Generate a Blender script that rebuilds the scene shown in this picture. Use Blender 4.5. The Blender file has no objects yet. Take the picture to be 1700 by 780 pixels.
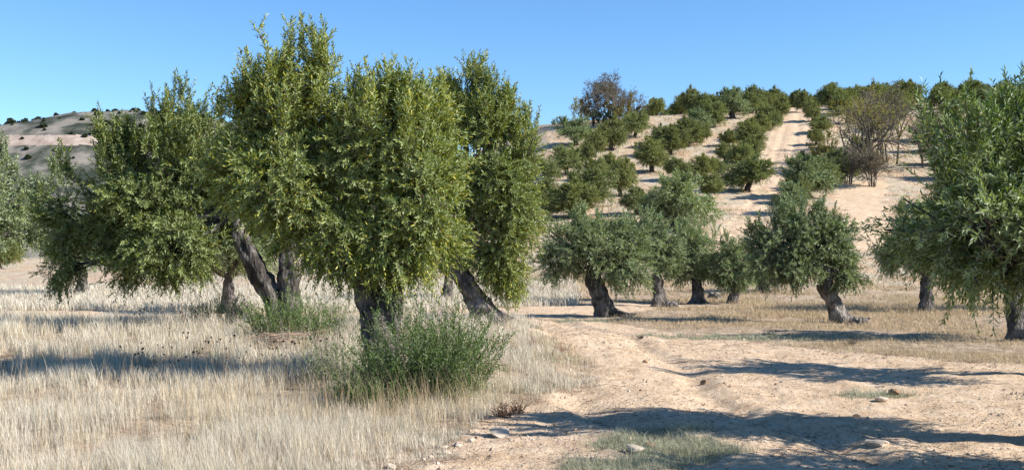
import bpy, math, random
import numpy as np
from mathutils import Vector

S = bpy.context.scene
COL = S.collection
R = math.radians
CAM_H = 1.65
FPX, CX, HOR = 1800.0, 850.0, 430.0        # focal length, centre and horizon of the picture, in its own pixels

# ------------------------------------------------------------------ camera
cam = bpy.data.cameras.new('camera'); camo = bpy.data.objects.new('camera', cam); COL.objects.link(camo)
camo.location = (0, 0, CAM_H); camo.rotation_euler = (R(90), 0, 0)
cam.sensor_width = 36; cam.lens = 36 * FPX / 1700; cam.shift_y = (HOR - 390) / 1700
cam.clip_start = 0.1; cam.clip_end = 6000
S.camera = camo
# ------------------------------------------------------------------ sky and sun
SUN_EL, SUN_BACK = 35.0, 13.0               # sun to the right, a little behind the camera
w = bpy.data.worlds.new('World'); S.world = w; w.use_nodes = True
nt = w.node_tree; bg = nt.nodes['Background']
sky = nt.nodes.new('ShaderNodeTexSky'); sky.sky_type = 'NISHITA'; sky.sun_disc = False
sky.sun_elevation = R(SUN_EL); sky.sun_rotation = R(90 + SUN_BACK)
sky.air_density = 1.0; sky.dust_density = 0.0; sky.ozone_density = 3.5; sky.altitude = 1500
hsv = nt.nodes.new('ShaderNodeHueSaturation'); hsv.inputs['Saturation'].default_value = 1.17
nt.links.new(sky.outputs[0], hsv.inputs['Color']); nt.links.new(hsv.outputs[0], bg.inputs[0]); bg.inputs[1].default_value = 0.108
sl = bpy.data.lights.new('sun', 'SUN'); so = bpy.data.objects.new('sun', sl); COL.objects.link(so)
sl.energy = 5.0; sl.angle = R(0.5); sl.color = (1.0, 0.95, 0.87)
sd = Vector((math.cos(R(SUN_EL)) * math.cos(R(SUN_BACK)), -math.cos(R(SUN_EL)) * math.sin(R(SUN_BACK)), math.sin(R(SUN_EL))))
so.rotation_euler = sd.to_track_quat('Z', 'Y').to_euler(); so.location = sd * 50
S.view_settings.view_transform = 'Standard'; S.view_settings.look = 'None'
S.view_settings.gamma = 1; S.view_settings.use_curve_mapping = False
S.view_settings.exposure = 0.95
S.render.engine = 'CYCLES'
S.cycles.max_bounces = 6; S.cycles.diffuse_bounces = 2; S.cycles.glossy_bounces = 2
S.cycles.transmission_bounces = 4; S.cycles.transparent_max_bounces = 4
S.cycles.caustics_reflective = False; S.cycles.caustics_refractive = False

# ------------------------------------------------------------------ helpers
def smooth(a, b, x):
    t = np.clip((np.asarray(x, float) - a) / (b - a), 0, 1); return t * t * (3 - 2 * t)

_rs = np.random.RandomState(5); _NZ = _rs.rand(32, 32, 32)
def noise3(p):
    """value noise, 0..1, vectorised"""
    p = np.asarray(p, float); i = np.floor(p).astype(int); f = p - i; f = f * f * (3 - 2 * f)
    x0, y0, z0 = (i[..., k] % 32 for k in range(3)); x1, y1, z1 = (x0 + 1) % 32, (y0 + 1) % 32, (z0 + 1) % 32
    fx, fy, fz = f[..., 0], f[..., 1], f[..., 2]
    def L(a, b, t): return a + (b - a) * t
    return L(L(L(_NZ[x0, y0, z0], _NZ[x1, y0, z0], fx), L(_NZ[x0, y1, z0], _NZ[x1, y1, z0], fx), fy),
             L(L(_NZ[x0, y0, z1], _NZ[x1, y0, z1], fx), L(_NZ[x0, y1, z1], _NZ[x1, y1, z1], fx), fy), fz)
def n2(X, Y, s, z=0.0):
    X = np.asarray(X, float); Y = np.asarray(Y, float)
    return noise3(np.stack([X * s, Y * s, np.full_like(X, z)], -1))
def fbm(X, Y, s, z=0.0):
    return (n2(X, Y, s, z) * .55 + n2(X, Y, s * 2.1, z + 3.3) * .28 + n2(X, Y, s * 4.3, z + 7.7) * .17)

_PY = [0, 40, 46, 60, 75, 88, 100, 112, 125, 138, 150, 163, 175, 190, 230, 300, 400, 9000]
_PZ = [0, 0, .08, 1.3, 3.5, 5.5, 7.7, 10.0, 13.0, 16.2, 19.4, 22.8, 24.9, 26.2, 27.2, 23, 8, 0]
def height(X, Y, detail=True):
    X = np.asarray(X, float); Y = np.asarray(Y, float)
    prof = sum(np.interp(Y + d, _PY, _PZ) for d in (-4, -2, 0, 2, 4)) / 5
    s = np.interp(X, [-400, -60, -33, -14, -4, 5, 22, 38, 60, 120, 300], [.02, .07, .18, .5, .8, .94, .995, 1.03, 1.08, 1.1, .9])
    z = prof * s
    z = z + .34 * np.exp(-((Y - 20) / 5.0) ** 2) * (1 - smooth(-1.5, 3.5, X)) + .13 * np.exp(-((X + .45) ** 2 + (Y - 20) ** 2) / 2.2)
    z = z + .10 * np.exp(-((X - 1.6) ** 2 / 1.2 + (Y - 9.6) ** 2 / 2.0))
    z = z + (fbm(X, Y, .16) - .5) * .22 * np.clip(Y / 30, .25, 2) * (Y < 330)
    # two shallow wheel ruts with a low crown between them along the near track
    dr = np.abs(X - np.interp(Y, [0, 4, 8, 11, 14, 18.6, 24.7, 30, 34], [4, 3.2, 2.2, 1.75, 1.6, 1.7, 1.5, .1, -2.5]) - .12 * np.sin(Y * .9))
    k = smooth(1, 4, Y) * (1 - smooth(27, 33, Y)) * (.55 + .9 * fbm(X, Y, .7, 31))
    z = z - k * (.05 * np.exp(-((dr - .78) / .2) ** 2) - .022 * np.exp(-((dr - 1.15) / .16) ** 2) - .02 * np.exp(-(dr / .35) ** 2))
    if detail:
        z = z + (fbm(X, Y, 1.1, 2) - .5) * .09 + (n2(X, Y, 5, 4) - .5) * .034 + (n2(X, Y, 14, 9) - .5) * .016
    return z

def at(px, py, lo=3.0, hi=400.0):
    """the ground point seen at a pixel of the picture"""
    dx, dz = (px - CX) / FPX, (HOR - py) / FPX
    ys = np.exp(np.linspace(math.log(lo), math.log(hi), 4000))
    g = height(ys * dx, ys, False) - (CAM_H + dz * ys)
    k = np.argmax(g > 0) if (g > 0).any() else len(ys) - 1
    y = ys[k]
    return Vector((y * dx, y, float(height(y * dx, y))))
def W(px, py, D, dy=0.0):
    return np.array([(px - CX) / FPX * D, D + dy, CAM_H + (HOR - py) / FPX * D])

def tag(o, label=None, cat=None, group=None, kind=None):
    if label: o['label'] = label
    if cat: o['category'] = cat
    if group: o['group'] = group
    if kind: o['kind'] = kind
    return o
def thing(name, loc, label, cat, group=None, rz=0.0):
    o = bpy.data.objects.new(name, None); COL.objects.link(o); o.location = loc; o.rotation_euler = (0, 0, rz)
    o.empty_display_size = .3
    return tag(o, label, cat, group)
def mesh(name, V, faces_list, mats, parent=None, smooth_f=False, midx=None, attrs=None):
    """faces_list: list of (n,k) int arrays; builds ONE mesh object fast"""
    V = np.asarray(V, np.float32)
    me = bpy.data.meshes.new(name); me.vertices.add(len(V)); me.vertices.foreach_set('co', V.ravel())
    fl = [np.asarray(f, np.int32) for f in faces_list if len(f)]
    loops = np.concatenate([f.ravel() for f in fl]); tot = np.concatenate([np.full(len(f), f.shape[1], np.int32) for f in fl])
    me.loops.add(len(loops)); me.loops.foreach_set('vertex_index', loops)
    me.polygons.add(len(tot)); start = np.concatenate([[0], np.cumsum(tot)[:-1]]).astype(np.int32)
    me.polygons.foreach_set('loop_start', start)
    try: me.polygons.foreach_set('loop_total', tot)
    except Exception: pass
    if midx is not None: me.polygons.foreach_set('material_index', np.concatenate([np.full(len(f), m, np.int32) for f, m in zip(faces_list, midx) if len(f)]))
    me.polygons.foreach_set('use_smooth', np.full(len(tot), smooth_f, bool))
    for m in (mats if isinstance(mats, (list, tuple)) else [mats]): me.materials.append(m)
    for k, v in (attrs or {}).items():
        a = me.attributes.new(k, 'FLOAT', 'POINT'); a.data.foreach_set('value', np.asarray(v, np.float32))
    me.update(calc_edges=True); me.validate()
    o = bpy.data.objects.new(name, me); COL.objects.link(o)
    if parent is not None: o.parent = parent
    return o
def norm(v): return v / np.maximum(np.linalg.norm(v, axis=-1, keepdims=True), 1e-9)

# ------------------------------------------------------------------ materials
def newmat(name):
    m = bpy.data.materials.new(name); m.use_nodes = True; n = m.node_tree; n.nodes.clear()
    out = n.nodes.new('ShaderNodeOutputMaterial'); return m, n, out
def N(n, t, **kw):
    nd = n.nodes.new('ShaderNode' + t)
    for k, v in kw.items(): setattr(nd, k, v)
    return nd
def ramp(n, fac, stops):
    r = N(n, 'ValToRGB'); e = r.color_ramp.elements
    while len(e) < len(stops): e.new(.5)
    for el, (p, c) in zip(e, stops): el.position = p; el.color = (*c, 1)
    n.links.new(fac, r.inputs[0]); return r.outputs[0]
def mixc(n, f, a, b, typ='MIX'):
    m = N(n, 'Mix', data_type='RGBA', blend_type=typ)
    for s, v in ((m.inputs[0], f), (m.inputs[6], a), (m.inputs[7], b)):
        if isinstance(v, (int, float)): s.default_value = v
        elif isinstance(v, tuple): s.default_value = (*v, 1)
        else: n.links.new(v, s)
    return m.outputs[2]
def mathn(n, op, a, b=None, clamp=False):
    m = N(n, 'Math', operation=op, use_clamp=clamp)
    for s, v in ((m.inputs[0], a), (m.inputs[1], b)):
        if v is None: continue
        if isinstance(v, (int, float)): s.default_value = v
        else: n.links.new(v, s)
    return m.outputs[0]
def texn(n, vec, scale, detail=4, rough=.6, typ='Noise'):
    t = N(n, 'Tex' + typ); t.inputs['Scale'].default_value = scale
    if typ == 'Noise': t.inputs['Detail'].default_value = detail; t.inputs['Roughness'].default_value = rough
    n.links.new(vec, t.inputs['Vector']); return t

def leaf_mat(name, tops, back, var=.35, nscale=1.6, trans=.35, rough=.5, spec=.4, mixback=1.0):
    """tops: colour stops of the upper leaf face; back: colour of the underside"""
    m, n, out = newmat(name); L = n.links
    geo = N(n, 'NewGeometry'); tc = N(n, 'TexCoord'); oi = N(n, 'ObjectInfo')
    nz = texn(n, tc.outputs['Object'], nscale, 3)
    f = mathn(n, 'ADD', mathn(n, 'MULTIPLY', geo.outputs['Random Per Island'], .62), mathn(n, 'MULTIPLY', nz.outputs[0], .55))
    f = mathn(n, 'ADD', f, mathn(n, 'MULTIPLY', mathn(n, 'SUBTRACT', oi.outputs['Random'], .5), .22), True)
    col = ramp(n, f, tops)
    v = mathn(n, 'ADD', 1 - var / 2, mathn(n, 'MULTIPLY', oi.outputs['Random'], var))
    hs = N(n, 'HueSaturation'); L.new(v, hs.inputs['Value']); L.new(col, hs.inputs['Color'])
    col = mixc(n, mathn(n, 'MULTIPLY', geo.outputs['Backfacing'], mixback), hs.outputs[0], back)
    p = N(n, 'BsdfPrincipled'); L.new(col, p.inputs['Base Color']); p.inputs['Roughness'].default_value = rough
    p.inputs['Specular IOR Level'].default_value = spec
    t = N(n, 'BsdfTranslucent'); tcol = mixc(n, 1.0, col, (1.35, 1.5, .55), 'MULTIPLY'); L.new(tcol, t.inputs['Color'])
    mx = N(n, 'MixShader'); mx.inputs[0].default_value = trans
    L.new(p.outputs[0], mx.inputs[1]); L.new(t.outputs[0], mx.inputs[2]); L.new(mx.outputs[0], out.inputs[0])
    return m
M = {}
M['leaf_near'] = leaf_mat('olive_leaf_yellow_green', [(0, (.02, .045, .008)), (.36, (.07, .112, .010)), (.62, (.195, .225, .018)), (.9, (.46, .42, .08))], (.27, .32, .13), trans=.16, rough=.5)
M['leaf_mid'] = leaf_mat('olive_leaf_grey_green', [(0, (.035, .06, .02)), (.5, (.10, .145, .045)), (.85, (.25, .28, .1)), (1, (.36, .36, .15))], (.31, .36, .22), trans=.22, rough=.5)
M['leaf_edge'] = leaf_mat('olive_leaf_silver', [(0, (.04, .08, .02)), (.5, (.1, .16, .035)), (.9, (.3, .33, .09))], (.3, .35, .2), trans=.25, rough=.5)
M['leaf_hill'] = leaf_mat('olive_leaf_hill', [(0, (.05, .07, .02)), (.5, (.12, .145, .04)), (.9, (.28, .29, .08))], (.22, .25, .12), var=.4, nscale=.9, trans=.25)
M['leaf_hill_warm'] = leaf_mat('olive_leaf_hill_warm', [(0, (.065, .085, .02)), (.5, (.15, .165, .038)), (.9, (.31, .29, .07))], (.23, .25, .11), var=.4, nscale=.9, trans=.25)
M['leaf_ochre'] = leaf_mat('ochre_autumn_leaf', [(0, (.08, .07, .02)), (.5, (.2, .17, .035)), (.9, (.38, .31, .06))], (.24, .21, .09), nscale=.8)
M['leaf_brown'] = leaf_mat('brown_almond_leaf', [(0, (.08, .065, .045)), (.5, (.15, .115, .075)), (1, (.24, .17, .1))], (.15, .12, .09), nscale=.8, trans=.15)
M['leaf_sucker'] = leaf_mat('sucker_leaf', [(0, (.02, .05, .01)), (.5, (.06, .115, .022)), (.9, (.2, .27, .06))], (.2, .26, .12), nscale=2.5)
M['leaf_dark'] = leaf_mat('dark_oak_leaf', [(0, (.02, .035, .016)), (.6, (.035, .055, .022)), (1, (.06, .08, .03))], (.07, .09, .05), nscale=.9, trans=.15)

def bark_mat(name, lo, hi, sc=1.0):
    m, n, out = newmat(name); L = n.links; tc = N(n, 'TexCoord')
    mp = N(n, 'Mapping'); mp.inputs['Scale'].default_value = (1, 1, .3); L.new(tc.outputs['Object'], mp.inputs[0])
    nz = texn(n, mp.outputs[0], 16 * sc, 6, .7); big = texn(n, tc.outputs['Object'], 3.2 * sc, 4)
    vo = texn(n, mp.outputs[0], 22 * sc, typ='Voronoi')
    crack = ramp(n, vo.outputs['Distance'], [(0, (0, 0, 0)), (.45, (1, 1, 1))])
    col = ramp(n, nz.outputs[0], [(.3, lo), (.62, hi), (.8, tuple(min(1, c * 1.35) for c in hi))])
    col = mixc(n, ramp(n, big.outputs[0], [(.42, (0, 0, 0)), (.6, (.8, .8, .8))]), col, tuple(c * .45 for c in lo))
    p = N(n, 'BsdfPrincipled'); p.inputs['Roughness'].default_value = .95; p.inputs['Specular IOR Level'].default_value = .15
    L.new(col, p.inputs['Base Color'])
    h = mathn(n, 'ADD', nz.outputs[0], mathn(n, 'MULTIPLY', vo.outputs['Distance'], .9))
    b = N(n, 'Bump'); b.inputs['Strength'].default_value = 1; b.inputs['Distance'].default_value = .045 / sc; L.new(h, b.inputs['Height'])
    L.new(b.outputs[0], p.inputs['Normal']); L.new(p.outputs[0], out.inputs[0]); return m
M['bark'] = bark_mat('olive_bark', (.05, .042, .036), (.22, .195, .175))
M['bark_light'] = bark_mat('olive_bark_light', (.09, .075, .062), (.34, .3, .265))
M['bark_hill'] = bark_mat('olive_bark_hill', (.035, .028, .022), (.11, .09, .075), .5)
M['twig'] = bark_mat('bare_twig', (.11, .092, .07), (.27, .235, .19), 1)

def simple(name, stops, rough=.9, scale=6, trans=0.0, island=True, bump=0, spec=.2):
    m, n, out = newmat(name); L = n.links; tc = N(n, 'TexCoord'); geo = N(n, 'NewGeometry')
    nz = texn(n, tc.outputs['Object'], scale, 4)
    f = mathn(n, 'ADD', mathn(n, 'MULTIPLY', geo.outputs['Random Per Island'], .5), mathn(n, 'MULTIPLY', nz.outputs[0], .5)) if island else nz.outputs[0]
    col = ramp(n, f, stops)
    p = N(n, 'BsdfPrincipled'); p.inputs['Roughness'].default_value = rough; L.new(col, p.inputs['Base Color']); p.inputs['Specular IOR Level'].default_value = spec
    if bump:
        b = N(n, 'Bump'); b.inputs['Distance'].default_value = bump; L.new(nz.outputs[0], b.inputs['Height']); L.new(b.outputs[0], p.inputs['Normal'])
    if trans:
        t = N(n, 'BsdfTranslucent'); L.new(col, t.inputs['Color']); mx = N(n, 'MixShader'); mx.inputs[0].default_value = trans
        L.new(p.outputs[0], mx.inputs[1]); L.new(t.outputs[0], mx.inputs[2]); L.new(mx.outputs[0], out.inputs[0])
    else: L.new(p.outputs[0], out.inputs[0])
    return m
M['straw'] = simple('dry_straw', [(.2, (.15, .115, .075)), (.33, (.42, .36, .26)), (.5, (.72, .66, .54)), (.64, (.76, .70, .57)), (.8, (.52, .40, .24))], scale=.9, trans=.3)  # dark brown low stop paints the shadow between grass blades into the colour
M['straw_warm'] = simple('dry_straw_warm', [(.15, (.33, .25, .15)), (.5, (.55, .44, .28)), (.85, (.45, .31, .18))], scale=.9, trans=.3)
M['grass_grey'] = simple('grey_green_grass', [(.2, (.16, .19, .11)), (.5, (.36, .36, .25)), (.8, (.52, .48, .36))], scale=1.2, trans=.3)
M['stone'] = simple('pale_stone', [(.2, (.2, .145, .1)), (.5, (.36, .27, .19)), (.8, (.5, .42, .33))], scale=9, bump=.01)
M['stone_brown'] = simple('brown_stone', [(.2, (.12, .08, .05)), (.6, (.27, .17, .1))], scale=9, island=False, bump=.01)
M['fruit'] = simple('olive_fruit', [(.2, (.02, .012, .02)), (.6, (.07, .02, .035)), (.85, (.15, .05, .05))], rough=.35, spec=.5)
M['dead'] = simple('dead_weed', [(.2, (.05, .04, .03)), (.7, (.14, .1, .07))], scale=3)
M['dead_red'] = simple('reddish_dry_weed', [(.2, (.2, .1, .06)), (.7, (.4, .22, .13))], scale=3, trans=.2)

def ground_mat():
    m, n, out = newmat('dry_ground'); L = n.links
    geo = N(n, 'NewGeometry'); P = geo.outputs['Position']
    def attr(k): a = N(n, 'Attribute'); a.attribute_name = k; return a.outputs['Fac']
    dirt, hillf, green = attr('dirt'), attr('hill'), attr('green')
    big = texn(n, P, .35, 5, .6); mid = texn(n, P, 2.2, 6, .65); fine = texn(n, P, 19, 5, .7); grit = texn(n, P, 70, 3, .8)
    cl = mathn(n, 'ADD', mathn(n, 'MULTIPLY', mid.outputs[0], .6), mathn(n, 'MULTIPLY', fine.outputs[0], .4))
    track = ramp(n, cl, [(.3, (.33, .215, .13)), (.44, (.52, .375, .245)), (.56, (.61, .465, .325)), (.7, (.69, .57, .44))])
    soil = ramp(n, cl, [(.3, (.12, .085, .055)), (.44, (.28, .2, .135)), (.57, (.45, .355, .25)), (.72, (.54, .46, .36))])
    hsoil = ramp(n, cl, [(.32, (.27, .17, .11)), (.5, (.47, .33, .22)), (.66, (.58, .445, .325))])
    # hill: greyer straw strips
    mp = N(n, 'Mapping'); mp.inputs['Scale'].default_value = (.55, .13, .4); L.new(P, mp.inputs[0])
    st = texn(n, mp.outputs[0], 1.0, 6, .7)
    hgrass = ramp(n, cl, [(.3, (.2, .165, .11)), (.48, (.42, .36, .26)), (.65, (.56, .49, .38))])
    hcol = mixc(n, ramp(n, st.outputs[0], [(.40, (0, 0, 0)), (.55, (.95, .95, .95))]), hsoil, hgrass)
    base = mixc(n, hillf, soil, hcol)
    gcol = ramp(n, mid.outputs[0], [(.35, (.15, .17, .085)), (.65, (.32, .31, .2))])
    base = mixc(n, green, base, gcol)
    # ragged transition to bare dirt
    d2 = mathn(n, 'ADD', dirt, mathn(n, 'MULTIPLY', mathn(n, 'SUBTRACT', mid.outputs[0], .5), 1.1))
    dm = N(n, 'MapRange'); L.new(d2, dm.inputs[0]); dm.inputs[1].default_value = .38; dm.inputs[2].default_value = .62; dm.clamp = True
    col = mixc(n, dm.outputs[0], base, track)
    # pebbles and crumbs
    vo = texn(n, P, 16, typ='Voronoi'); vo2 = texn(n, P, 45, typ='Voronoi')
    peb = ramp(n, vo.outputs['Distance'], [(.10, (1, 1, 1)), (.2, (0, 0, 0))])
    pm = mathn(n, 'MULTIPLY', peb, ramp(n, big.outputs[0], [(.42, (0, 0, 0)), (.6, (1, 1, 1))]))
    pcol = ramp(n, vo.outputs['Color'], [(.2, (.3, .2, .13)), (.5, (.5, .4, .3)), (.8, (.66, .58, .48))])
    col = mixc(n, mathn(n, 'MULTIPLY', pm, .8), col, pcol)
    col = mixc(n, .45, col, ramp(n, grit.outputs[0], [(.3, (.55, .52, .5)), (.5, (1, 1, 1)), (.7, (1.25, 1.2, 1.15))]), 'MULTIPLY')
    col = mixc(n, .55, col, ramp(n, fine.outputs[0], [(.32, (.6, .56, .53)), (.5, (1, 1, 1)), (.68, (1.15, 1.12, 1.1))]), 'MULTIPLY')
    p = N(n, 'BsdfPrincipled'); p.inputs['Roughness'].default_value = .97; p.inputs['Specular IOR Level'].default_value = .1
    L.new(col, p.inputs['Base Color'])
    h = mathn(n, 'ADD', mathn(n, 'MULTIPLY', fine.outputs[0], 1.0), mathn(n, 'ADD', mathn(n, 'MULTIPLY', grit.outputs[0], .3), mathn(n, 'MULTIPLY', pm, .8)))
    b = N(n, 'Bump'); b.inputs['Strength'].default_value = 1; b.inputs['Distance'].default_value = .035; L.new(h, b.inputs['Height']); L.new(b.outputs[0], p.inputs['Normal'])
    L.new(p.outputs[0], out.inputs[0]); return m
M['ground'] = ground_mat()

# ------------------------------------------------------------------ where the bare track runs (plan view)
def plan(pts): return np.array([[*at(x, y)[:2]] for x, y in pts])
ROAD = plan([(560, 820), (690, 778), (745, 748), (815, 715), (850, 700), (925, 672), (985, 640), (985, 610), (955, 580), (905, 553), (868, 535), (850, 527)])
ROAD = np.vstack([ROAD, [[-1.2, 23.5], [-6, 24.5], [-16, 27], [-40, 31], [-40, 36.5], [-16, 34], [-3.5, 34.5], [1.5, 37.5], [5.0, 41.0], [6.5, 39.0], [3.6, 33.5], [2.7, 30]],
                  plan([(1000, 536), (1090, 548), (1200, 562), (1330, 578), (1500, 596)]), [[9.5, 16.5], [22, 13.5], [22, 3], [-1.5, 3]]])
HPATH = plan([(1303, 176), (1290, 205), (1268, 245), (1255, 290), (1240, 335), (1205, 368), (1175, 400)])
HPATH = np.vstack([HPATH, [[8, 55], [16, 55]], plan([(1245, 395), (1290, 340), (1318, 305), (1334, 260), (1342, 215), (1336, 176)])])
HP2 = plan([(1385, 330), (1400, 300), (1470, 300), (1480, 420), (1420, 420)])
def sdist(P, poly):
    """signed distance, positive inside"""
    P = np.asarray(P, float); d2 = np.full(len(P), 1e18); ins = np.zeros(len(P), bool)
    for a, b in zip(poly, np.roll(poly, -1, 0)):
        e = b - a; v = P - a; t = np.clip((v @ e) / max(e @ e, 1e-9), 0, 1)
        q = v - t[:, None] * e; d2 = np.minimum(d2, (q ** 2).sum(1))
        c = ((a[1] <= P[:, 1]) != (b[1] <= P[:, 1])); ins ^= c & (P[:, 0] < a[0] + (P[:, 1] - a[1]) / (e[1] if abs(e[1]) > 1e-9 else 1e-9) * e[0])
    return np.sqrt(d2) * np.where(ins, 1, -1)
PATCH = [(1105, 748, .65, .55), (1115, 712, .45, .3), (1462, 655, .6, .3), (980, 532, 1.6, .8), (1290, 560, 3, .8), (1060, 775, .6, .4)]
PATCH = [(*at(a, b)[:2], rx, ry) for a, b, rx, ry in PATCH]
def patchf(P):
    v = np.zeros(len(P))
    for x, y, rx, ry in PATCH: v = np.maximum(v, 1 - smooth(.55, 1.15, np.hypot((P[:, 0] - x) / rx, (P[:, 1] - y) / ry) + (n2(P[:, 0], P[:, 1], 2.5, 1) - .5) * .7))
    return v
def dirtf(P):
    wob = (fbm(P[:, 0], P[:, 1], .8, 5) - .5)
    d = smooth(-.35, .35, sdist(P, ROAD) + wob * 1.2)
    far = P[:, 1] > 48
    h = np.zeros(len(P)); h[far] = np.maximum(.75 * smooth(-.8, .8, sdist(P[far], HPATH) + wob[far] * 4), .8 * smooth(-.8, .8, sdist(P[far], HP2) + wob[far] * 3))
    return np.maximum(d, h)

# ------------------------------------------------------------------ ground, track, hill in one sheet cut into its objects
th = np.concatenate([np.linspace(-180, -46, 40)[:-1], np.linspace(-46, 46, 900), np.linspace(46, 180, 40)[1:]])
rr = np.concatenate([[.4, 1, 2, 3], np.exp(np.linspace(math.log(4), math.log(330), 520)), [360, 400, 480, 700, 1200, 2500, 5000]])
TH, RR = np.meshgrid(np.radians(th), rr); GX = RR * np.sin(TH); GY = RR * np.cos(TH); GZ = height(GX, GY)
P2 = np.stack([GX.ravel(), GY.ravel()], 1); Dm = dirtf(P2); Pm = patchf(P2)
# wheel ruts pressed into the hill track
GV = np.stack([GX.ravel(), GY.ravel(), GZ.ravel()], 1)
hc = np.array([[*at(x, y)[:2]] for x, y in [(1320, 178), (1314, 215), (1300, 260), (1285, 300), (1265, 340), (1225, 380)]])
selh = (GV[:, 1] > 50) & (GV[:, 1] < 175) & (Dm > .3)
dc = np.abs(GV[:, 0] - np.interp(GV[:, 1], hc[::-1, 1], hc[::-1, 0]))
GV[:, 2] -= selh * .08 * (np.exp(-((dc - .95) / .35) ** 2)) + selh * .05 * np.exp(-((dc - 2.2) / .25) ** 2)
nr, ncol = TH.shape; I = np.arange(nr * ncol).reshape(nr, ncol)
F = np.stack([I[:-1, :-1], I[:-1, 1:], I[1:, 1:], I[1:, :-1]], -1).reshape(-1, 4)[:, ::-1]
fd = (Dm * (1 - Pm))[F].mean(1); fy = GV[F][:, :, 1].mean(1); fx = GV[F][:, :, 0].mean(1)
hill_at = fy > 50
is_tr = (fd > .5); is_hill = hill_at & ~is_tr & (fy < 340) & (fx > -120)
hf = smooth(44, 56, GV[:, 1]); gatt = Pm * .75
def sub(name, mask, label, cat):
    f = F[mask]; u, inv = np.unique(f, return_inverse=True)
    o = mesh(name, GV[u], [inv.reshape(-1, 4)], M['ground'], smooth_f=True, attrs={'dirt': (Dm * (1 - Pm))[u], 'hill': hf[u], 'green': gatt[u]})
    return tag(o, label, cat, kind='structure')
sub('dirt_track', is_tr, 'bare sandy dirt track with stones curving between the olive trees and up the hill', 'track')
sub('hill', is_hill, 'dry tan hillside planted with rows of olive trees', 'hill')
sub('ground', ~is_tr & ~is_hill, 'dry straw coloured soil under the near olive trees', 'ground')

# ------------------------------------------------------------------ distant hill on the left
hx = np.linspace(-900, 160, 300); hy = np.concatenate([np.linspace(340, 520, 240), np.linspace(530, 1000, 40)]); HX, HY = np.meshgrid(hx, hy)
rid = np.interp(HX, [-900, -400, -236, -178, -139, -100, -50, 20, 160], [35, 52, 66, 70, 68, 58, 38, 12, -4])
def farz(X, Y):
    rd = np.interp(X, [-900, -400, -236, -178, -139, -100, -50, 20, 160], [35, 52, 66, 70, 68, 58, 38, 12, -4])
    return rd * smooth(345, 505, Y) * (1 - .35 * smooth(560, 1000, Y)) + (fbm(X, Y, .03, 3) - .5) * 9 * smooth(345, 420, Y) - 1
HZ = farz(HX, HY); I = np.arange(HX.size).reshape(HX.shape)
F2 = np.stack([I[:-1, :-1], I[:-1, 1:], I[1:, 1:], I[1:, :-1]], -1).reshape(-1, 4)
M['far'] = simple('far_hill_scrubland', [(.4, (.035, .042, .03)), (.48, (.10, .10, .08)), (.56, (.2, .18, .15)), (.7, (.28, .24, .2))], scale=.07, island=False)
M['pale'] = simple('pale_bare_field', [(.3, (.25, .18, .14)), (.7, (.45, .37, .31))], scale=.2, island=False)
FV = np.stack([HX.ravel(), HY.ravel(), HZ.ravel()], 1)
fc = FV[F2].mean(1); el = (fc[:, 2] - CAM_H) / fc[:, 1]
pal = (fc[:, 1] < 505) & (fc[:, 2] > 49) & (fc[:, 2] < 54) & (fc[:, 0] < -124 + 9 * np.sin(fc[:, 1])) & (fc[:, 0] > -420)
for nm, mk, mt, lb in (('hills', ~pal, 'far', 'distant grey hill dotted with dark scrub behind the left tree'), ('field', pal, 'pale', 'pale bare field at the foot of the distant hill')):
    f = F2[mk]; u, inv = np.unique(f, return_inverse=True)
    tag(mesh(nm, FV[u], [inv.reshape(-1, 4)], M[mt], smooth_f=True), lb, nm.rstrip('s'), kind='structure')

# ------------------------------------------------------------------ foliage and wood builders
def frames(D):
    D = norm(D); a = np.where(np.abs(D[:, 2:3]) < .9, [[0, 0, 1.]], [[1., 0, 0]]); U = norm(np.cross(D, a)); return D, U, np.cross(D, U)
def leafy(P0, D, Ln, nl, lL, lW, droop, rng, ang=(32, 62), wild=.35, start=.0):
    """leaf quads set in opposite pairs along twigs; returns verts (n*4,3)"""
    n = len(P0); t = start + (1 - start) * (np.arange(nl)[None, :] + .5 + rng.rand(n, nl) * .5) / nl
    D, U, Vv = frames(D); down = np.array([0, 0, -1.])
    pos = P0[:, None] + D[:, None] * (Ln[:, None] * t)[..., None] + down * (droop[:, None] * Ln[:, None] * t ** 2)[..., None]
    tan = norm(D[:, None] + down * (2 * droop[:, None] * t)[..., None])
    j = np.arange(nl)[None, :]; phi = (j // 2) * 1.571 + (j % 2) * math.pi + rng.rand(n, 1) * 6.28 + (rng.rand(n, nl) - .5) * .9
    side = U[:, None] * np.cos(phi)[..., None] + Vv[:, None] * np.sin(phi)[..., None]
    a = np.radians(ang[0] + (ang[1] - ang[0]) * rng.rand(n, nl)) * (1 - .45 * t)
    ld = norm(tan * np.cos(a)[..., None] + side * np.sin(a)[..., None] + rng.normal(0, wild * .4, (n, nl, 3)))
    lat = norm(np.cross(ld, tan) + rng.normal(0, wild, (n, nl, 3))); nr_ = norm(np.cross(lat, ld))
    L_ = (lL * (.65 + .6 * rng.rand(n, nl)) * (1 - .3 * t))[..., None]; W_ = lW * (.7 + .5 * rng.rand(n, nl))[..., None]
    b = pos; c = pos + ld * L_ * .48 + nr_ * W_ * .25; tip = pos + ld * L_ - nr_ * W_ * .35
    v = np.stack([b, c - lat * W_ * .5, tip, c + lat * W_ * .5], 2)
    return v.reshape(-1, 3)
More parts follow.
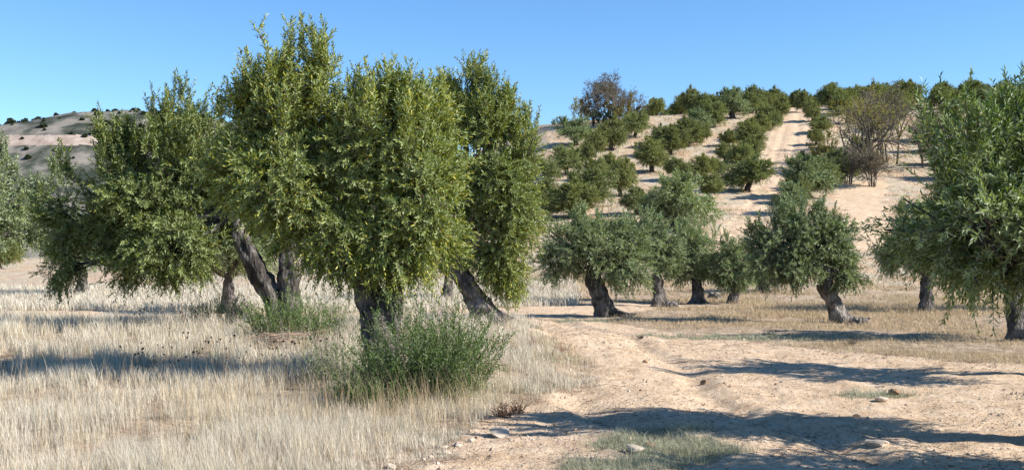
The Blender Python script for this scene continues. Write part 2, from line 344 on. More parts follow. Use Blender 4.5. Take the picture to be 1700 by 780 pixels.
def tube(path, rad, seg=6, jit=0.0, rng=None):
    path = np.asarray(path, float); rad = np.asarray(rad, float); k = len(path)
    T = norm(np.gradient(path, axis=0)); a = np.array([1., 0, 0]) if abs(T[0][0]) < .9 else np.array([0, 1., 0])
    V = []
    for i in range(k):
        u = norm(np.cross(T[i], a)); a = np.cross(u, T[i]); v = np.cross(T[i], u)
        th_ = np.arange(seg) / seg * 2 * math.pi
        r = rad[i] * (1 + (jit * (rng.rand(seg) - .5) if jit else 0))
        V.append(path[i] + (np.cos(th_)[:, None] * u + np.sin(th_)[:, None] * v) * (r[:, None] if jit else r))
    V = np.concatenate(V); i, j = np.meshgrid(np.arange(k - 1), np.arange(seg), indexing='ij')
    f = np.stack([i * seg + j, i * seg + (j + 1) % seg, (i + 1) * seg + (j + 1) % seg, (i + 1) * seg + j], -1).reshape(-1, 4)
    return V, f
def bez(p0, p1, p2, k):
    t = np.linspace(0, 1, k)[:, None]; return (1 - t) ** 2 * p0 + 2 * t * (1 - t) * p1 + t ** 2 * p2
class Bag:
    def __init__(s): s.v = []; s.f = []; s.n = 0
    def add(s, V, F_): s.v.append(V); s.f.append(np.asarray(F_) + s.n); s.n += len(V)
    def V(s): return np.concatenate(s.v)
    def F(s): return np.concatenate(s.f)
def gnarl(path, rads, seg, steps, rng, flare=1.6, amp=.2, ridges=5, fl=.12):
    """a gnarled, twisted olive trunk along a poly-line of control points"""
    path = np.asarray(path, float); s = np.linspace(0, len(path) - 1, steps)
    # smooth interpolation (catmull-like by averaging)
    P_ = np.stack([np.interp(s, np.arange(len(path)), path[:, k]) for k in range(3)], 1); r_ = np.interp(s, np.arange(len(path)), rads)
    for _ in range(3): P_[1:-1] = (P_[:-2] + P_[1:-1] * 2 + P_[2:]) / 4
    T = norm(np.gradient(P_, axis=0)); a = np.array([1., 0, 0]); V = []; ph = rng.rand() * 6; tw = rng.uniform(1.5, 3)
    lobes = rng.uniform(0, 6.28, 6)
    for i in range(steps):
        u = norm(np.cross(T[i], a)); a = np.cross(u, T[i]); v = np.cross(T[i], u); th_ = np.arange(seg) / seg * 2 * math.pi
        tt = i / (steps - 1)
        rg = np.abs(np.sin(ridges * .5 * th_ + ph + tw * tt * 2)) ** .7 - .6
        rg2 = np.sin(3 * th_ + ph * 2 - tw * tt * 3)
        c = P_[i] + 0 * th_[:, None]; d = np.cos(th_)[:, None] * u + np.sin(th_)[:, None] * v
        nz = noise3((P_[i] + d * r_[i]) * 7) - .5; nz2 = noise3((P_[i] + d * r_[i]) * 18 + 9) - .5
        fe = math.exp(-tt / fl); root = sum(np.exp(-((np.angle(np.exp(1j * (th_ - l)))) / .35) ** 2) for l in lobes) - .5
        r = r_[i] * (1 + amp * rg + amp * .5 * rg2 + amp * 2.2 * nz + amp * .9 * nz2 + fe * (flare - 1) * (.5 + .9 * root))
        V.append(c + d * r[:, None])
    V = np.concatenate(V); i, j = np.meshgrid(np.arange(steps - 1), np.arange(seg), indexing='ij')
    f = np.stack([i * seg + j, i * seg + (j + 1) % seg, (i + 1) * seg + (j + 1) % seg, (i + 1) * seg + j], -1).reshape(-1, 4)
    return V, f

def crown_data(clumps, fork, rng, subs, twigs, nl, lL, lW, tl=(.22, .42), up=.25, wood=None, sub_r=.27, shoots=0.0, limb_r=.07, twig_w=.006, fill=.25, droopf=1.0, holes=1.5, hcut=.37):
    """clumps: (centre, rx, ry, rz, weight). Builds limbs to each, branches to knots in its shell, leafy twigs on the branches."""
    tot = sum(c[4] * (c[1] * c[3]) for c in clumps); P0, D_, Ln_, Dr = [], [], [], []
    allc = np.mean([c[0] for c in clumps], 0)
    zmin = min(c[0][2] - c[3] for c in clumps); zmax = max(c[0][2] + c[3] for c in clumps)
    for c, rx, ry, rz, wt in clumps:
        ns = max(4, int(round(subs * wt * rx * rz / tot)))
        mid = (fork + c) / 2 + np.array([0, 0, -.12 * np.linalg.norm(c - fork)]) + rng.normal(0, .05, 3)
        path = bez(fork, mid, c, 9)
        if wood is not None: wood.add(*tube(path, np.linspace(limb_r, limb_r * .35, 9), 7, .25, rng))
        g = norm(rng.normal(0, 1, (ns * 3, 3)))
        # even spread over the shell
        keep = [0]
        for q in range(1, len(g)):
            if len(keep) >= ns: break
            if (g[keep] @ g[q]).max() < math.cos(1.15 * math.sqrt(4 / ns)): keep.append(q)
        while len(keep) < ns: keep.append(rng.randint(len(g)))
        g = g[keep]; fr = np.where(rng.rand(ns) < fill, rng.uniform(.25, .7, ns), rng.uniform(.72, 1.0, ns))
        K = c + g * np.array([rx, ry, rz]) * fr[:, None]
        for q in range(ns):
            st = path[rng.randint(4, 9)]
            bp = bez(st, (st + K[q]) / 2 + rng.normal(0, .06, 3), K[q], 5)
            if wood is not None: wood.add(*tube(bp, np.linspace(limb_r * .33, .008, 5), 5))
            od = norm(norm((K[q] - c) / np.array([rx, ry, rz])) * .75 + norm(K[q] - allc) * .35)
            hgt = (K[q][2] - zmin) / (zmax - zmin)
            nt_ = int(twigs * rng.uniform(.7, 1.3))
            tpos = rng.uniform(.35, 1.0, nt_)
            base = st + (K[q] - st) * np.clip(tpos, 0, 1)[:, None] + rng.normal(0, sub_r * .33, (nt_, 3))
            upb = up * (hgt * 2.4 - .75)
            d = norm(od * rng.uniform(.4, 1.2, (nt_, 1)) + rng.normal(0, .55, (nt_, 3)) + np.array([0, 0, upb]))
            P0.append(base); D_.append(d); Ln_.append(rng.uniform(*tl, nt_)); Dr.append(np.clip(rng.normal(.28 - .3 * hgt, .12, nt_), 0, .6))
            if shoots and hgt > .62 and rng.rand() < shoots:
                m_ = rng.randint(3, 6); sp = K[q] + rng.normal(0, .09, (m_, 3)); sdr = norm(np.array([0, 0, 1.]) + od * .2 + rng.normal(0, .16, (m_, 3))); sl_ = rng.uniform(.35, .75, m_) * rng.uniform(.7, 1.15)
                ns_ = 6; tt_ = np.tile(np.linspace(.05, .75, ns_), m_)[:, None]
                P0.append(np.repeat(sp, ns_, 0) + np.repeat(sdr * sl_[:, None], ns_, 0) * tt_); D_.append(norm(np.repeat(sdr, ns_, 0) + rng.normal(0, .28, (m_ * ns_, 3))))
                Ln_.append(rng.uniform(.2, .32, m_ * ns_)); Dr.append(np.zeros(m_ * ns_))
    P0 = np.concatenate(P0); D_ = np.concatenate(D_); Ln_ = np.concatenate(Ln_); Dr = np.concatenate(Dr) * droopf
    hole = noise3(P0 * holes + 5.5) * .65 + noise3(P0 * holes * 2.3 + 1.5) * .35
    kp = hole > hcut - .3 * smooth(.62, .85, (P0[:, 2] - zmin) / (zmax - zmin))
    P0, D_, Ln_, Dr = P0[kp], D_[kp], Ln_[kp], Dr[kp]
    V = leafy(P0, D_, Ln_, nl, lL, lW, Dr, rng)
    F_ = np.arange(len(V)).reshape(-1, 4)
    # twig stems: thin 3-sided slivers
    dn = np.array([0, 0, -1.]); D1, U, V1 = frames(D_)
    e = P0 + D_ * Ln_[:, None] + dn * (Dr * Ln_)[:, None]; m = P0 + D_ * (Ln_ * .5)[:, None] + dn * (Dr * Ln_ * .25)[:, None]
    tw = np.stack([P0 - U * twig_w, P0 + U * twig_w, m + U * twig_w * .7, m - U * twig_w * .7, e], 1).reshape(-1, 3)
    b = (np.arange(len(P0)) * 5)[:, None] + len(V)
    fq = b + np.array([[0, 1, 2, 3]]); ft = b + np.array([[3, 2, 4]])
    return np.concatenate([V, tw]), F_, fq, ft, P0, D_, Ln_
def fruit_mesh(P, r, name, parent, mat):
    o_ = np.array([[1, 0, 0], [-1, 0, 0], [0, 1, 0], [0, -1, 0], [0, 0, 1.25], [0, 0, -1.25]], float)
    f_ = np.array([[0, 2, 4], [2, 1, 4], [1, 3, 4], [3, 0, 4], [2, 0, 5], [1, 2, 5], [3, 1, 5], [0, 3, 5]])
    V = (P[:, None] + o_ * np.asarray(r).reshape(-1, 1, 1)).reshape(-1, 3); F_ = (np.arange(len(P)) * 6)[:, None, None] + f_
    return mesh(name, V, [F_.reshape(-1, 3)], mat, parent, smooth_f=True)
SHR = .17
def make_tree(base, trunks, clumps, seed, label, group, leaf, bark='bark', subs=70, twigs=42, nl=22, lL=.075, lW=.017, fruit=0, name='olive_tree', cat='olive tree',
              tseg=40, tsteps=60, flare=1.6, tl=(.22, .42), up=.3, shoots=.5, limb_r=.07, fill=.25, amp=.2, droopf=1.0, hcut=.40, shr=SHR):
    """all input in world space; stored relative to the base"""
    rng = np.random.RandomState(seed); base = np.asarray(base, float)
    root = thing(name, base, label, cat, group)
    wood = Bag()
    for pth, rad in trunks: wood.add(*gnarl(np.asarray(pth) - base, rad, tseg, tsteps, rng, flare, amp))
    forks = [np.asarray(p[-1]) - base for p, _ in trunks]
    cs = [(np.asarray(c[0]) - base, *(max(.55 * v, v - shr) for v in c[1:4]), c[4]) for c in clumps]
    parts = []
    for i, fk in enumerate(forks):
        mine = [c for c in cs if np.argmin([np.linalg.norm(c[0] - f) for f in forks]) == i]
        if not mine: continue
        sh = sum(c[1] * c[3] * c[4] for c in mine) / sum(c[1] * c[3] * c[4] for c in cs)
        parts.append(crown_data(mine, fk, rng, subs * sh, twigs, nl, lL, lW, tl, up, wood, shoots=shoots, limb_r=limb_r, fill=fill, droopf=droopf, hcut=hcut))
    V, fa, fb, fc_ = [], [], [], []; off = 0; PT = []
    for p in parts:
        V.append(p[0]); fa.append(p[1] + off); fb.append(p[2] + off); fc_.append(p[3] + off); off += len(p[0]); PT.append((p[4], p[5], p[6]))
    mesh('trunk', wood.V(), [wood.F()], M[bark], root, smooth_f=True)
    mesh('crown', np.concatenate(V), [np.concatenate(fa), np.concatenate(fb), np.concatenate(fc_)], [M[leaf], M['twig']], root, midx=[0, 1, 1])
    if fruit:
        P0 = np.concatenate([p[0] for p in PT]); D_ = np.concatenate([p[1] for p in PT]); Ln_ = np.concatenate([p[2] for p in PT])
        k = rng.choice(len(P0), fruit); q = P0[k] + D_[k] * (Ln_[k] * rng.uniform(.4, 1, fruit))[:, None]
        q = np.repeat(q, 3, 0) + rng.normal(0, .025, (fruit * 3, 3)); r = rng.uniform(.011, .015, len(q))
        tag(fruit_mesh(q, r, 'fruit', root, M['fruit']), 'small dark purple olives scattered through the crown', kind='stuff')
    return root
def cl(px, py, D, rx, ry, dy=0.0, wt=1.0, depth=.9):
    s = D / FPX; return (W(px, py, D, dy), rx * s, rx * s * depth, ry * s, wt)

# ------------------------------------------------------------------ the four near trees
D1 = 14.1; b1 = np.array(at(632, 636))
make_tree(b1 - [0, 0, .1], [([W(634, 660, D1), W(636, 600, D1), W(630, 560, D1), W(622, 520, D1), W(610, 480, D1), W(590, 430, D1)], [.25, .2, .195, .2, .17, .12]),
               ([W(640, 640, D1, .05), W(646, 570, D1, .05), W(650, 520, D1), W(655, 470, D1), W(670, 420, D1)], [.17, .13, .125, .11, .08])],
          [cl(585, 390, D1, 118, 82, -.1), cl(660, 405, D1, 85, 68, -.4), cl(465, 318, D1, 105, 84, -.3), cl(465, 210, D1, 95, 85, .2), cl(470, 125, D1, 38, 62, .3, 1.0), cl(530, 130, D1, 38, 55, .3, 1.0),
           cl(590, 245, D1, 95, 100, 0), cl(690, 325, D1, 92, 120, -.2), cl(690, 205, D1, 70, 72, .4), cl(395, 275, D1, 65, 85, .1), cl(722, 400, D1, 55, 58, .2), cl(400, 185, D1, 50, 58, .2), cl(560, 190, D1, 52, 55, .3), cl(715, 260, D1, 62, 80, .5), cl(665, 170, D1, 48, 52, .4), cl(618, 195, D1, 52, 50, .4), cl(432, 168, D1, 46, 50, .2), cl(575, 225, D1, 70, 60, .3)],
          11, 'large yellow-green olive tree in the centre foreground with thick dark trunk in a bush', 'near olive trees', 'leaf_near', subs=230, twigs=38, nl=20, lL=.092, lW=.022, fruit=700, shoots=.55, up=.4, droopf=.6)
D2 = 20.0; b2 = np.array(at(470, 548))
make_tree(b2, [([W(468, 560, D2), W(465, 520, D2), W(448, 485, D2), W(425, 445, D2), W(405, 405, D2), W(385, 360, D2)], [.22, .2, .19, .17, .16, .1]),
               ([W(478, 560, D2), W(482, 520, D2), W(481, 480, D2), W(480, 440, D2), W(478, 400, D2), W(470, 350, D2)], [.22, .2, .19, .18, .16, .1])],
          [cl(300, 290, D2, 100, 85), cl(290, 215, D2, 60, 52, .2), cl(240, 290, D2, 70, 60, .2), cl(230, 340, D2, 95, 90, -.2), cl(300, 408, D2, 98, 72, -.4), cl(240, 440, D2, 80, 60, -.2), cl(380, 318, D2, 80, 80, .4), cl(450, 385, D2, 65, 42, .8),
           cl(548, 410, D2, 62, 50, .8), cl(160, 390, D2, 70, 80, .3), cl(500, 320, D2, 80, 90, .9), cl(140, 320, D2, 60, 60, .4), cl(195, 265, D2, 60, 50, .2), cl(85, 370, D2, 62, 75, .3), cl(95, 440, D2, 50, 45, .2)],
          12, 'broad twin-trunked olive tree at far left with dark shaded lower crown', 'near olive trees', 'leaf_near', subs=270, twigs=32, nl=20, lL=.1, lW=.024, fruit=200, shoots=.8, up=.4, tseg=30, droopf=.6)
D3 = 20.0; b3 = np.array(at(806, 533))
make_tree(b3, [([W(812, 545, D3), W(800, 515, D3), W(785, 490, D3), W(768, 462, D3), W(752, 430, D3), W(760, 380, D3)], [.24, .2, .17, .16, .15, .1])],
          [cl(830, 425, D3, 60, 62), cl(845, 350, D3, 58, 75, -.2), cl(862, 260, D3, 45, 60, .1), cl(850, 460, D3, 42, 40, .1), cl(820, 200, D3, 45, 50, .1), cl(800, 225, D3, 62, 80), cl(782, 140, D3, 34, 44, .1), cl(760, 330, D3, 62, 80, .2), cl(835, 300, D3, 50, 60, -.3), cl(745, 400, D3, 40, 35, .3), cl(748, 215, D3, 52, 75, .3), cl(870, 350, D3, 42, 60, 0)],
          13, 'tall narrow olive tree with left-leaning trunk beside the bend of the track', 'near olive trees', 'leaf_near', 'bark_light', subs=160, twigs=33, nl=20, lL=.1, lW=.024, fruit=400, shoots=.8, up=.45, flare=1.9, droopf=.7)
D4 = 9.7; b4 = np.array([5.2, 9.9, float(height(5.2, 9.9))])
def cw(x, y, z, rx, rz, wt=1.0): return (np.array([x, y, z]), rx, rx * .95, rz, wt)
make_tree(b4, [([b4 + [0, 0, -.1], b4 + [-.05, 0, .4], b4 + [.05, 0, .8], b4 + [-.05, 0, 1.25]], [.27, .23, .21, .15])],
          [cw(4.15, 9.7, 1.95, .95, .78), cw(5.1, 9.4, 2.0, .95, .72), cw(4.6, 10.1, 2.3, .85, .65), cw(5.3, 9.9, 2.6, .8, .5), cw(6.2, 9.7, 2.1, .85, .72), cw(5.7, 10.4, 2.1, .85, .7)],
          14, 'silvery olive tree at the right edge with low hanging branches', 'near olive trees', 'leaf_edge', subs=105, twigs=34, nl=20, lL=.09, lW=.021, hcut=.45, shoots=.9, up=.45, droopf=.5)

# ------------------------------------------------------------------ middle row along the foot of the hill
def mid_tree(pb, D, path, rads, clumps, seed, label, leaf='leaf_mid', bark='bark', subs=46, **kw):
    b = np.array([(pb[0] - CX) / FPX * D, D, 0.0]); b[2] = float(height(b[0], b[1])) - .05
    dz = b[2] - (CAM_H + (HOR - pb[1]) / FPX * D)         # seat the picture's base on the real ground
    pth = [W(x, y, D) + [0, 0, dz] for x, y in path]; cs = []
    for c in clumps:
        q = cl(c[0], c[1], D, c[2] * 1.3, c[3] * 1.05, *c[4:]); cs.append((q[0] + [0, 0, dz], *q[1:]))
    g = dict(subs=subs * 1.5, twigs=26, nl=18, lL=.1, lW=.027, shoots=.25, up=.3, shr=.10, hcut=.38, tl=(.18, .36), tseg=24, tsteps=30, limb_r=.06, flare=2.0); g.update(kw)
    return make_tree(b, [(pth, rads)], cs, seed, label, 'olive trees in a row at the foot of the hill', leaf, bark, **g)
mid_tree((1005, 520), 31, [(1012, 528), (1003, 505), (996, 480), (985, 455), (990, 430)], [.34, .26, .24, .22, .15],
         [(1010, 410, 62, 60), (945, 400, 58, 52, .3), (915, 430, 32, 38, .2), (1045, 440, 36, 38, -.2), (970, 370, 48, 24, .2), (1050, 385, 32, 38, .3)], 21,
         'dark green olive tree with stout flared trunk just right of the tall narrow tree', subs=80)
mid_tree((1095, 503), 38, [(1096, 508), (1094, 485), (1092, 462), (1090, 440)], [.26, .2, .19, .13],
         [(1090, 400, 42, 48), (1060, 380, 38, 34, .5), (1110, 425, 30, 30)], 22, 'olive tree with slim straight dark trunk and pale stump at its foot', subs=50, flare=2.2)
mid_tree((1160, 492), 41, [(1161, 498), (1159, 480), (1157, 462), (1155, 445)], [.32, .22, .19, .13],
         [(1152, 405, 48, 36), (1130, 430, 34, 25), (1170, 425, 30, 28), (1145, 380, 36, 22, .4)], 23, 'silvery olive tree with spreading root flare, second from the slim straight trunk', subs=50, flare=2.4)
mid_tree((1218, 492), 40, [(1219, 496), (1218, 480), (1219, 465), (1222, 448)], [.24, .18, .16, .1],
         [(1215, 425, 36, 38), (1198, 440, 26, 28), (1238, 440, 24, 26), (1222, 400, 28, 24)], 24, 'small bushy olive tree with short dark trunk left of the big leaning tree', subs=42, flare=2.4)
mid_tree((1272, 478), 47, [(1270, 482), (1268, 470), (1266, 455), (1270, 440)], [.24, .2, .18, .12],
         [(1285, 425, 44, 42), (1262, 440, 28, 30), (1310, 440, 30, 30)], 25, 'dark olive tree standing farthest back behind the big leaning tree', subs=42)
mid_tree((1395, 533), 28.5, [(1402, 542), (1390, 515), (1380, 490), (1370, 468), (1372, 440)], [.30, .21, .19, .19, .13],
         [(1290, 400, 50, 55, .1), (1345, 400, 58, 52), (1395, 400, 36, 42, .2), (1310, 440, 44, 36, -.2), (1405, 445, 32, 34, -.1), (1320, 365, 40, 28, .3), (1255, 430, 28, 35, .2), (1372, 370, 34, 26)], 26,
         'large olive tree with leaning pale gnarled trunk at right of the row', bark='bark_light', subs=90, flare=2.0)
# trees further right and left that the frame's side parts show, and whose shadows fall across the track
def plain_tree(x, y, hgt, wid, seed, label, leaf='leaf_mid', group='olive trees in a row at the foot of the hill', **kw):
    rng = np.random.RandomState(seed); b = np.array([x, y, float(height(x, y)) - .05]); r = wid / 2
    cs = [(b + [0, 0, hgt * .64], r * .62, r * .62, hgt * .27, 1.0)]
    for k in range(5):
        a = k * 1.257 + rng.rand() * .6; cs.append((b + [math.cos(a) * r * .55, math.sin(a) * r * .55, hgt * rng.uniform(.5, .68)], r * .46, r * .46, hgt * .24, 1.0))
    cs.append((b + [rng.normal(0, .2), rng.normal(0, .2), hgt * .82], r * .4, r * .4, hgt * .16, 1.0))
    ln = rng.normal(0, .12, 2)
    g = dict(subs=90, twigs=24, nl=16, lL=.105, lW=.03, tseg=20, tsteps=24, flare=1.9); g.update(kw)
    return make_tree(b, [([b, b + [ln[0] * .5, ln[1] * .5, hgt * .16], b + [*ln, hgt * .34]], [.24, .19, .12])], cs, seed, label, group, leaf, **g)
NG = 'near olive trees'
plain_tree(5.95, 7.7, 3.3, 2.7, 30, 'olive tree just outside the lower right corner, its shadow crossing the near track', 'leaf_near', NG, subs=40, hcut=.46, shoots=1.0)
plain_tree(7.7, 15.2, 3.5, 3.7, 31, 'olive tree behind the silvery right-edge tree, its shadow crossing the track', 'leaf_near', NG, subs=55, hcut=.46, shoots=1.0)
plain_tree(10.6, 22.6, 3.7, 4.0, 32, 'olive tree far right beyond the track, third one back', 'leaf_mid', NG, subs=70)
plain_tree(12.8, 33.5, 3.6, 3.8, 33, 'olive tree next to the right of the large leaning one')
plain_tree(16.9, 34.5, 3.6, 3.8, 34, 'olive tree at far right end of the row below the hill')
plain_tree(-8.6, 33.0, 3.4, 3.8, 35, 'olive tree seen through the gap behind the twin-trunked tree', 'leaf_mid')
plain_tree(-11.6, 23.5, 4.4, 4.2, 36, 'olive tree at far left beyond the twin-trunked tree', 'leaf_mid')
plain_tree(-2.4, 40.0, 3.3, 3.6, 37, 'olive tree half hidden behind the centre foreground tree', 'leaf_mid')
plain_tree(-17.5, 44.0, 3.6, 4.0, 38, 'olive tree in the pale field at the far left', 'leaf_mid')

# ------------------------------------------------------------------ hill trees: eight kinds, copied
def proto(seed, leaf, n_cl=7, lean=.0, low=False):
    """unit olive tree about 1 wide and 1 high, built at 4 m size then scaled"""
    rng = np.random.RandomState(seed); S4 = 4.0; b = np.zeros(3)
    cs = [(np.array([0, 0, .56]) * S4, .34 * S4, .34 * S4, .3 * S4, 1.0)]
    for k in range(n_cl):
        a = k * 6.283 / n_cl + rng.rand() * .7; q = rng.uniform(.2, .32)
        cs.append((np.array([math.cos(a) * q, math.sin(a) * q, rng.uniform(.36, .66)]) * S4, .23 * S4, .23 * S4, rng.uniform(.18, .26) * S4, 1.0))
    for k in range(2): cs.append((np.array([rng.normal(0, .1), rng.normal(0, .1), .8]) * S4, .16 * S4, .16 * S4, .13 * S4, 1.0))
    wood = Bag(); tr = [[0, 0, -.06], [lean * .1, 0, .08], [lean * .25, .02, .22], [lean * .4, 0, .38]]
    wood.add(*gnarl(np.array(tr) * S4, [.28, .2, .18, .12], 12, 12, rng, 1.8, .2))
    if rng.rand() < .5: wood.add(*gnarl(np.array([[.03, 0, -.1], [.08, 0, .1], [.17, 0, .24], [.2, 0, .4]]) * S4, [.2, .15, .13, .09], 10, 10, rng, 1.6, .2))
    V, fa, fb, ft, _, _, _ = crown_data(cs, np.array(tr[-1]) * S4, rng, 95, 20, 9, .19, .066, (.28, .5), .35, wood, shoots=.35, limb_r=.1, sub_r=.5)
    t = mesh('trunk', wood.V() / S4, [wood.F()], M['bark_hill'], None, smooth_f=True); c = mesh('crown', V / S4 - [0, 0, .05], [fa, fb, ft], [M[leaf], M['twig']], None, midx=[0, 1, 1])
    tm, cm = t.data, c.data; bpy.data.objects.remove(t); bpy.data.objects.remove(c); return tm, cm
PR = [proto(101, 'leaf_hill', lean=-.3), proto(102, 'leaf_hill', 6, .4), proto(103, 'leaf_hill_warm', 8), proto(104, 'leaf_hill', 9, -.5), proto(105, 'leaf_hill_warm', 6, .3), proto(106, 'leaf_mid', 7, .2)]
used = []
def hill_tree(x, y, wid, hgt, kind, rz, label, group):
    r = thing('olive_tree', (x, y, float(height(x, y)) - .03), label, 'olive tree', group, rz); r.scale = (wid, wid, hgt)
    for nm, me in zip(('trunk', 'crown'), PR[kind]):
        o = bpy.data.objects.new(nm, me); COL.objects.link(o); o.parent = r
    used.append((x, y, wid)); return r
HG = 'olive trees in rows up the hillside'
# px, base py, crown width px, height px, kind, label
HT = [
 (912, 302, 42, 38, 0, 'small olive tree half hidden by the right side of the tall narrow tree, higher one'),
 (905, 352, 56, 48, 3, 'olive tree half hidden by the right side of the tall narrow tree, lower one'),
 (1012, 292, 40, 34, 2, 'small olive tree between the clear-trunked one and the dense round one'),
 (1058, 356, 52, 42, 3, 'olive tree rising just behind the stout dark trunk tree'),
 (1366, 314, 58, 48, 3, 'olive tree between the upper and lower bushy ones right of the hill track'),
 (1322, 338, 48, 42, 3, 'olive tree at left foot of the bushy row right of the hill track'),
 (1166, 236, 34, 28, 4, 'small pale olive tree among the upper row trees left of centre'),
 (1132, 230, 34, 28, 0, 'little dark olive tree above the third one of the row'),
 (956, 242, 60, 44, 5, 'silvery round olive tree just below the brown bare tree on the ridge'),
 (988, 261, 42, 42, 2, 'small yellow-green olive tree below right of the silvery round one'),
 (1015, 250, 52, 47, 2, 'olive tree with visible thin trunk second below the brown bare tree'),
 (1054, 229, 48, 42, 0, 'olive tree right below the right end of the ridge thicket'),
 (942, 290, 54, 48, 0, 'low dark olive tree at left edge of the hill beside the tall narrow tree'),
 (973, 276, 32, 38, 2, 'narrow olive tree between the low dark one and the small yellow-green one'),
 (1031, 327, 56, 60, 4, 'olive tree with clear trunk below centre of the left hill rows'),
 (978, 345, 86, 62, 0, 'wide dark olive tree left of the clear-trunked tree low on the hill'),
 (948, 362, 90, 56, 2, 'wide yellow-green olive tree lowest on the left of the hill'),
 (990, 299, 48, 34, 4, 'small warm green olive tree above the wide dark one'),
 (1082, 286, 62, 50, 2, 'dense round olive tree alone in the pale strip at mid hill'),
 (1112, 258, 64, 44, 2, 'olive tree directly above the dense round one'),
 (1094, 244, 40, 34, 0, 'small olive tree upper left of the row above the dense round tree'),
 (1141, 243, 52, 42, 2, 'third olive tree up the row from the dense round tree'),
 (1160, 222, 48, 38, 5, 'fourth olive tree up the row from the dense round tree'),
 (1185, 212, 44, 40, 0, 'fifth olive tree up the row, left of the dark spreading one'),
 (1128, 300, 46, 36, 0, 'low dark olive tree right of the dense round tree'),
 (1166, 297, 46, 36, 2, 'olive tree beside the low dark one at mid hill'),
 (1190, 293, 30, 30, 0, 'small olive bush tree at right end of the mid hill pair'),
 (1130, 384, 112, 88, 5, 'very wide grey-green olive tree lowest in the middle of the hill'),
 (1180, 330, 48, 40, 4, 'warm green olive tree peeping above right of the very wide one'),
 (1096, 372, 60, 50, 0, 'dark olive tree at left side of the very wide one'),
 (1238, 318, 82, 54, 0, 'isolated double-trunked olive tree standing on its own dark shadow'),
 (1226, 276, 46, 36, 0, 'dark olive tree directly above the isolated double-trunked one'),
 (1203, 270, 32, 30, 2, 'small olive tree upper left of the isolated double-trunked one'),
 (1246, 270, 38, 38, 2, 'warm green olive tree upper right of the isolated double-trunked one'),
 (1210, 243, 34, 24, 2, 'tiny low olive tree left of the central row by the track'),
 (1248, 252, 46, 40, 2, 'warm olive tree third in the row left of the hill track'),
 (1244, 234, 44, 34, 4, 'yellowish olive tree fourth in the row left of the hill track'),
 (1277, 216, 42, 38, 0, 'dark round olive tree close to the left edge of the hill track'),
 (1262, 222, 34, 30, 2, 'olive tree just below left of the dark round one by the track'),
 (1297, 197, 28, 34, 2, 'small olive tree at left edge near the top of the hill track'),
 (1218, 197, 48, 46, 5, 'dark spreading olive tree with thick leaning trunk below the skyline'),
 (1257, 184, 36, 40, 0, 'olive tree with bare two-stemmed trunk on the skyline left of the track'),
 (1239, 181, 30, 34, 2, 'skyline olive tree between the spreading one and the two-stemmed one'),
 (1098, 188, 34, 30, 0, 'small dark olive tree with thin trunk on the open skyline'),
 (1088, 184, 22, 24, 0, 'tiny olive tree at left end of the open skyline group'),
 (1124, 189, 46, 50, 0, 'tallest olive tree on the skyline left of centre'),
 (1147, 190, 34, 40, 2, 'straight-trunked olive tree right of the tallest skyline one'),
 (1166, 188, 36, 42, 0, 'olive tree on the skyline above the fourth one of the row'),
 (1196, 182, 36, 40, 2, 'round topped olive tree on the skyline above the spreading one'),
 (1180, 178, 30, 32, 4, 'pale olive tree in the skyline gap'),
 (1069, 186, 26, 34, 0, 'olive tree touching the right end of the brown bare tree'),
 (1342, 328, 84, 64, 5, 'big bushy olive tree right of the hill track, lower one of two'),
 (1394, 302, 60, 48, 3, 'bright green olive tree right of the hill track, upper one of two'),
 (1310, 356, 56, 52, 5, 'bushy olive tree behind the crown of the large leaning tree'),
 (1349, 202, 30, 32, 2, 'small round olive tree at right edge of the hill track near the top'),
 (1362, 222, 40, 26, 4, 'yellow-green low olive tree right of the upper hill track'),
 (1334, 186, 28, 32, 2, 'olive tree with forked pale trunk at the very top right of the track'),
 (1355, 240, 30, 24, 2, 'low pale olive tree right of the middle of the hill track'),
 (918, 196, 26, 28, 0, 'dark green olive tree at far left end of the ridge thicket'),
 (935, 192, 26, 28, 2, 'second dark green olive tree at left end of the ridge thicket'),
]
rng = np.random.RandomState(77)
for px, py, wp, hp, kd, lb in HT:
    p = at(px, py, 46); s = p.y / FPX
    hill_tree(p.x, p.y, wp * s * 1.2, hp * s * 1.2, kd, rng.uniform(0, 6.28), lb, HG)
# the crowded plantation over the top and right of the hill, and the slope that the frame's right side shows
FARL = 'one of the small crowded olive trees along the hilltop skyline'
def scatter(x0, x1, y0, y1, dx, dy, label, group, skip):
    yy = y0; row = 0
    while yy < y1:
        xx = x0 + (row % 2) * dx * .4
        while xx < x1:
            x = xx + rng.normal(0, .7); y = yy + rng.normal(0, .8)
            if not skip(x, y) and all((x - a) ** 2 + (y - b) ** 2 > (1.5 + c * .2) ** 2 for a, b, c in used):
                ww = rng.uniform(3.7, 5.0); hill_tree(x, y, ww, ww * rng.uniform(.72, .9), rng.choice([0, 1, 2, 3, 4, 2, 4]), rng.uniform(0, 6.28), label, group)
            xx += dx
        yy += dy; row += 1
trk = lambda x, y: abs(x - np.interp(y, hc[::-1, 1], hc[::-1, 0])) < 4.2
scatter(30, 112, 160, 205, 4.7, 5.6, FARL, 'crowded olive trees on the hilltop', lambda x, y: (y < 178 and trk(x, y)) or (x / y > .5))
scatter(24, 34, 176, 200, 7, 8, FARL, 'crowded olive trees on the hilltop', lambda x, y: False)
scatter(46, 105, 118, 165, 7.5, 8, 'one of the small olive trees on the upper right slope behind the bare trees', 'olive trees on the upper right slope', lambda x, y: x / y > .55 or x < np.interp(y, [118, 165], [45, 50]) or (x / y < .37 and y < 150))
scatter(-110, -26, 62, 190, 13, 15, 'one of the olive trees scattered over the plain beyond the left trees', 'olive trees on the left plain', lambda x, y: x / y < -.56 or x / y > -.2)
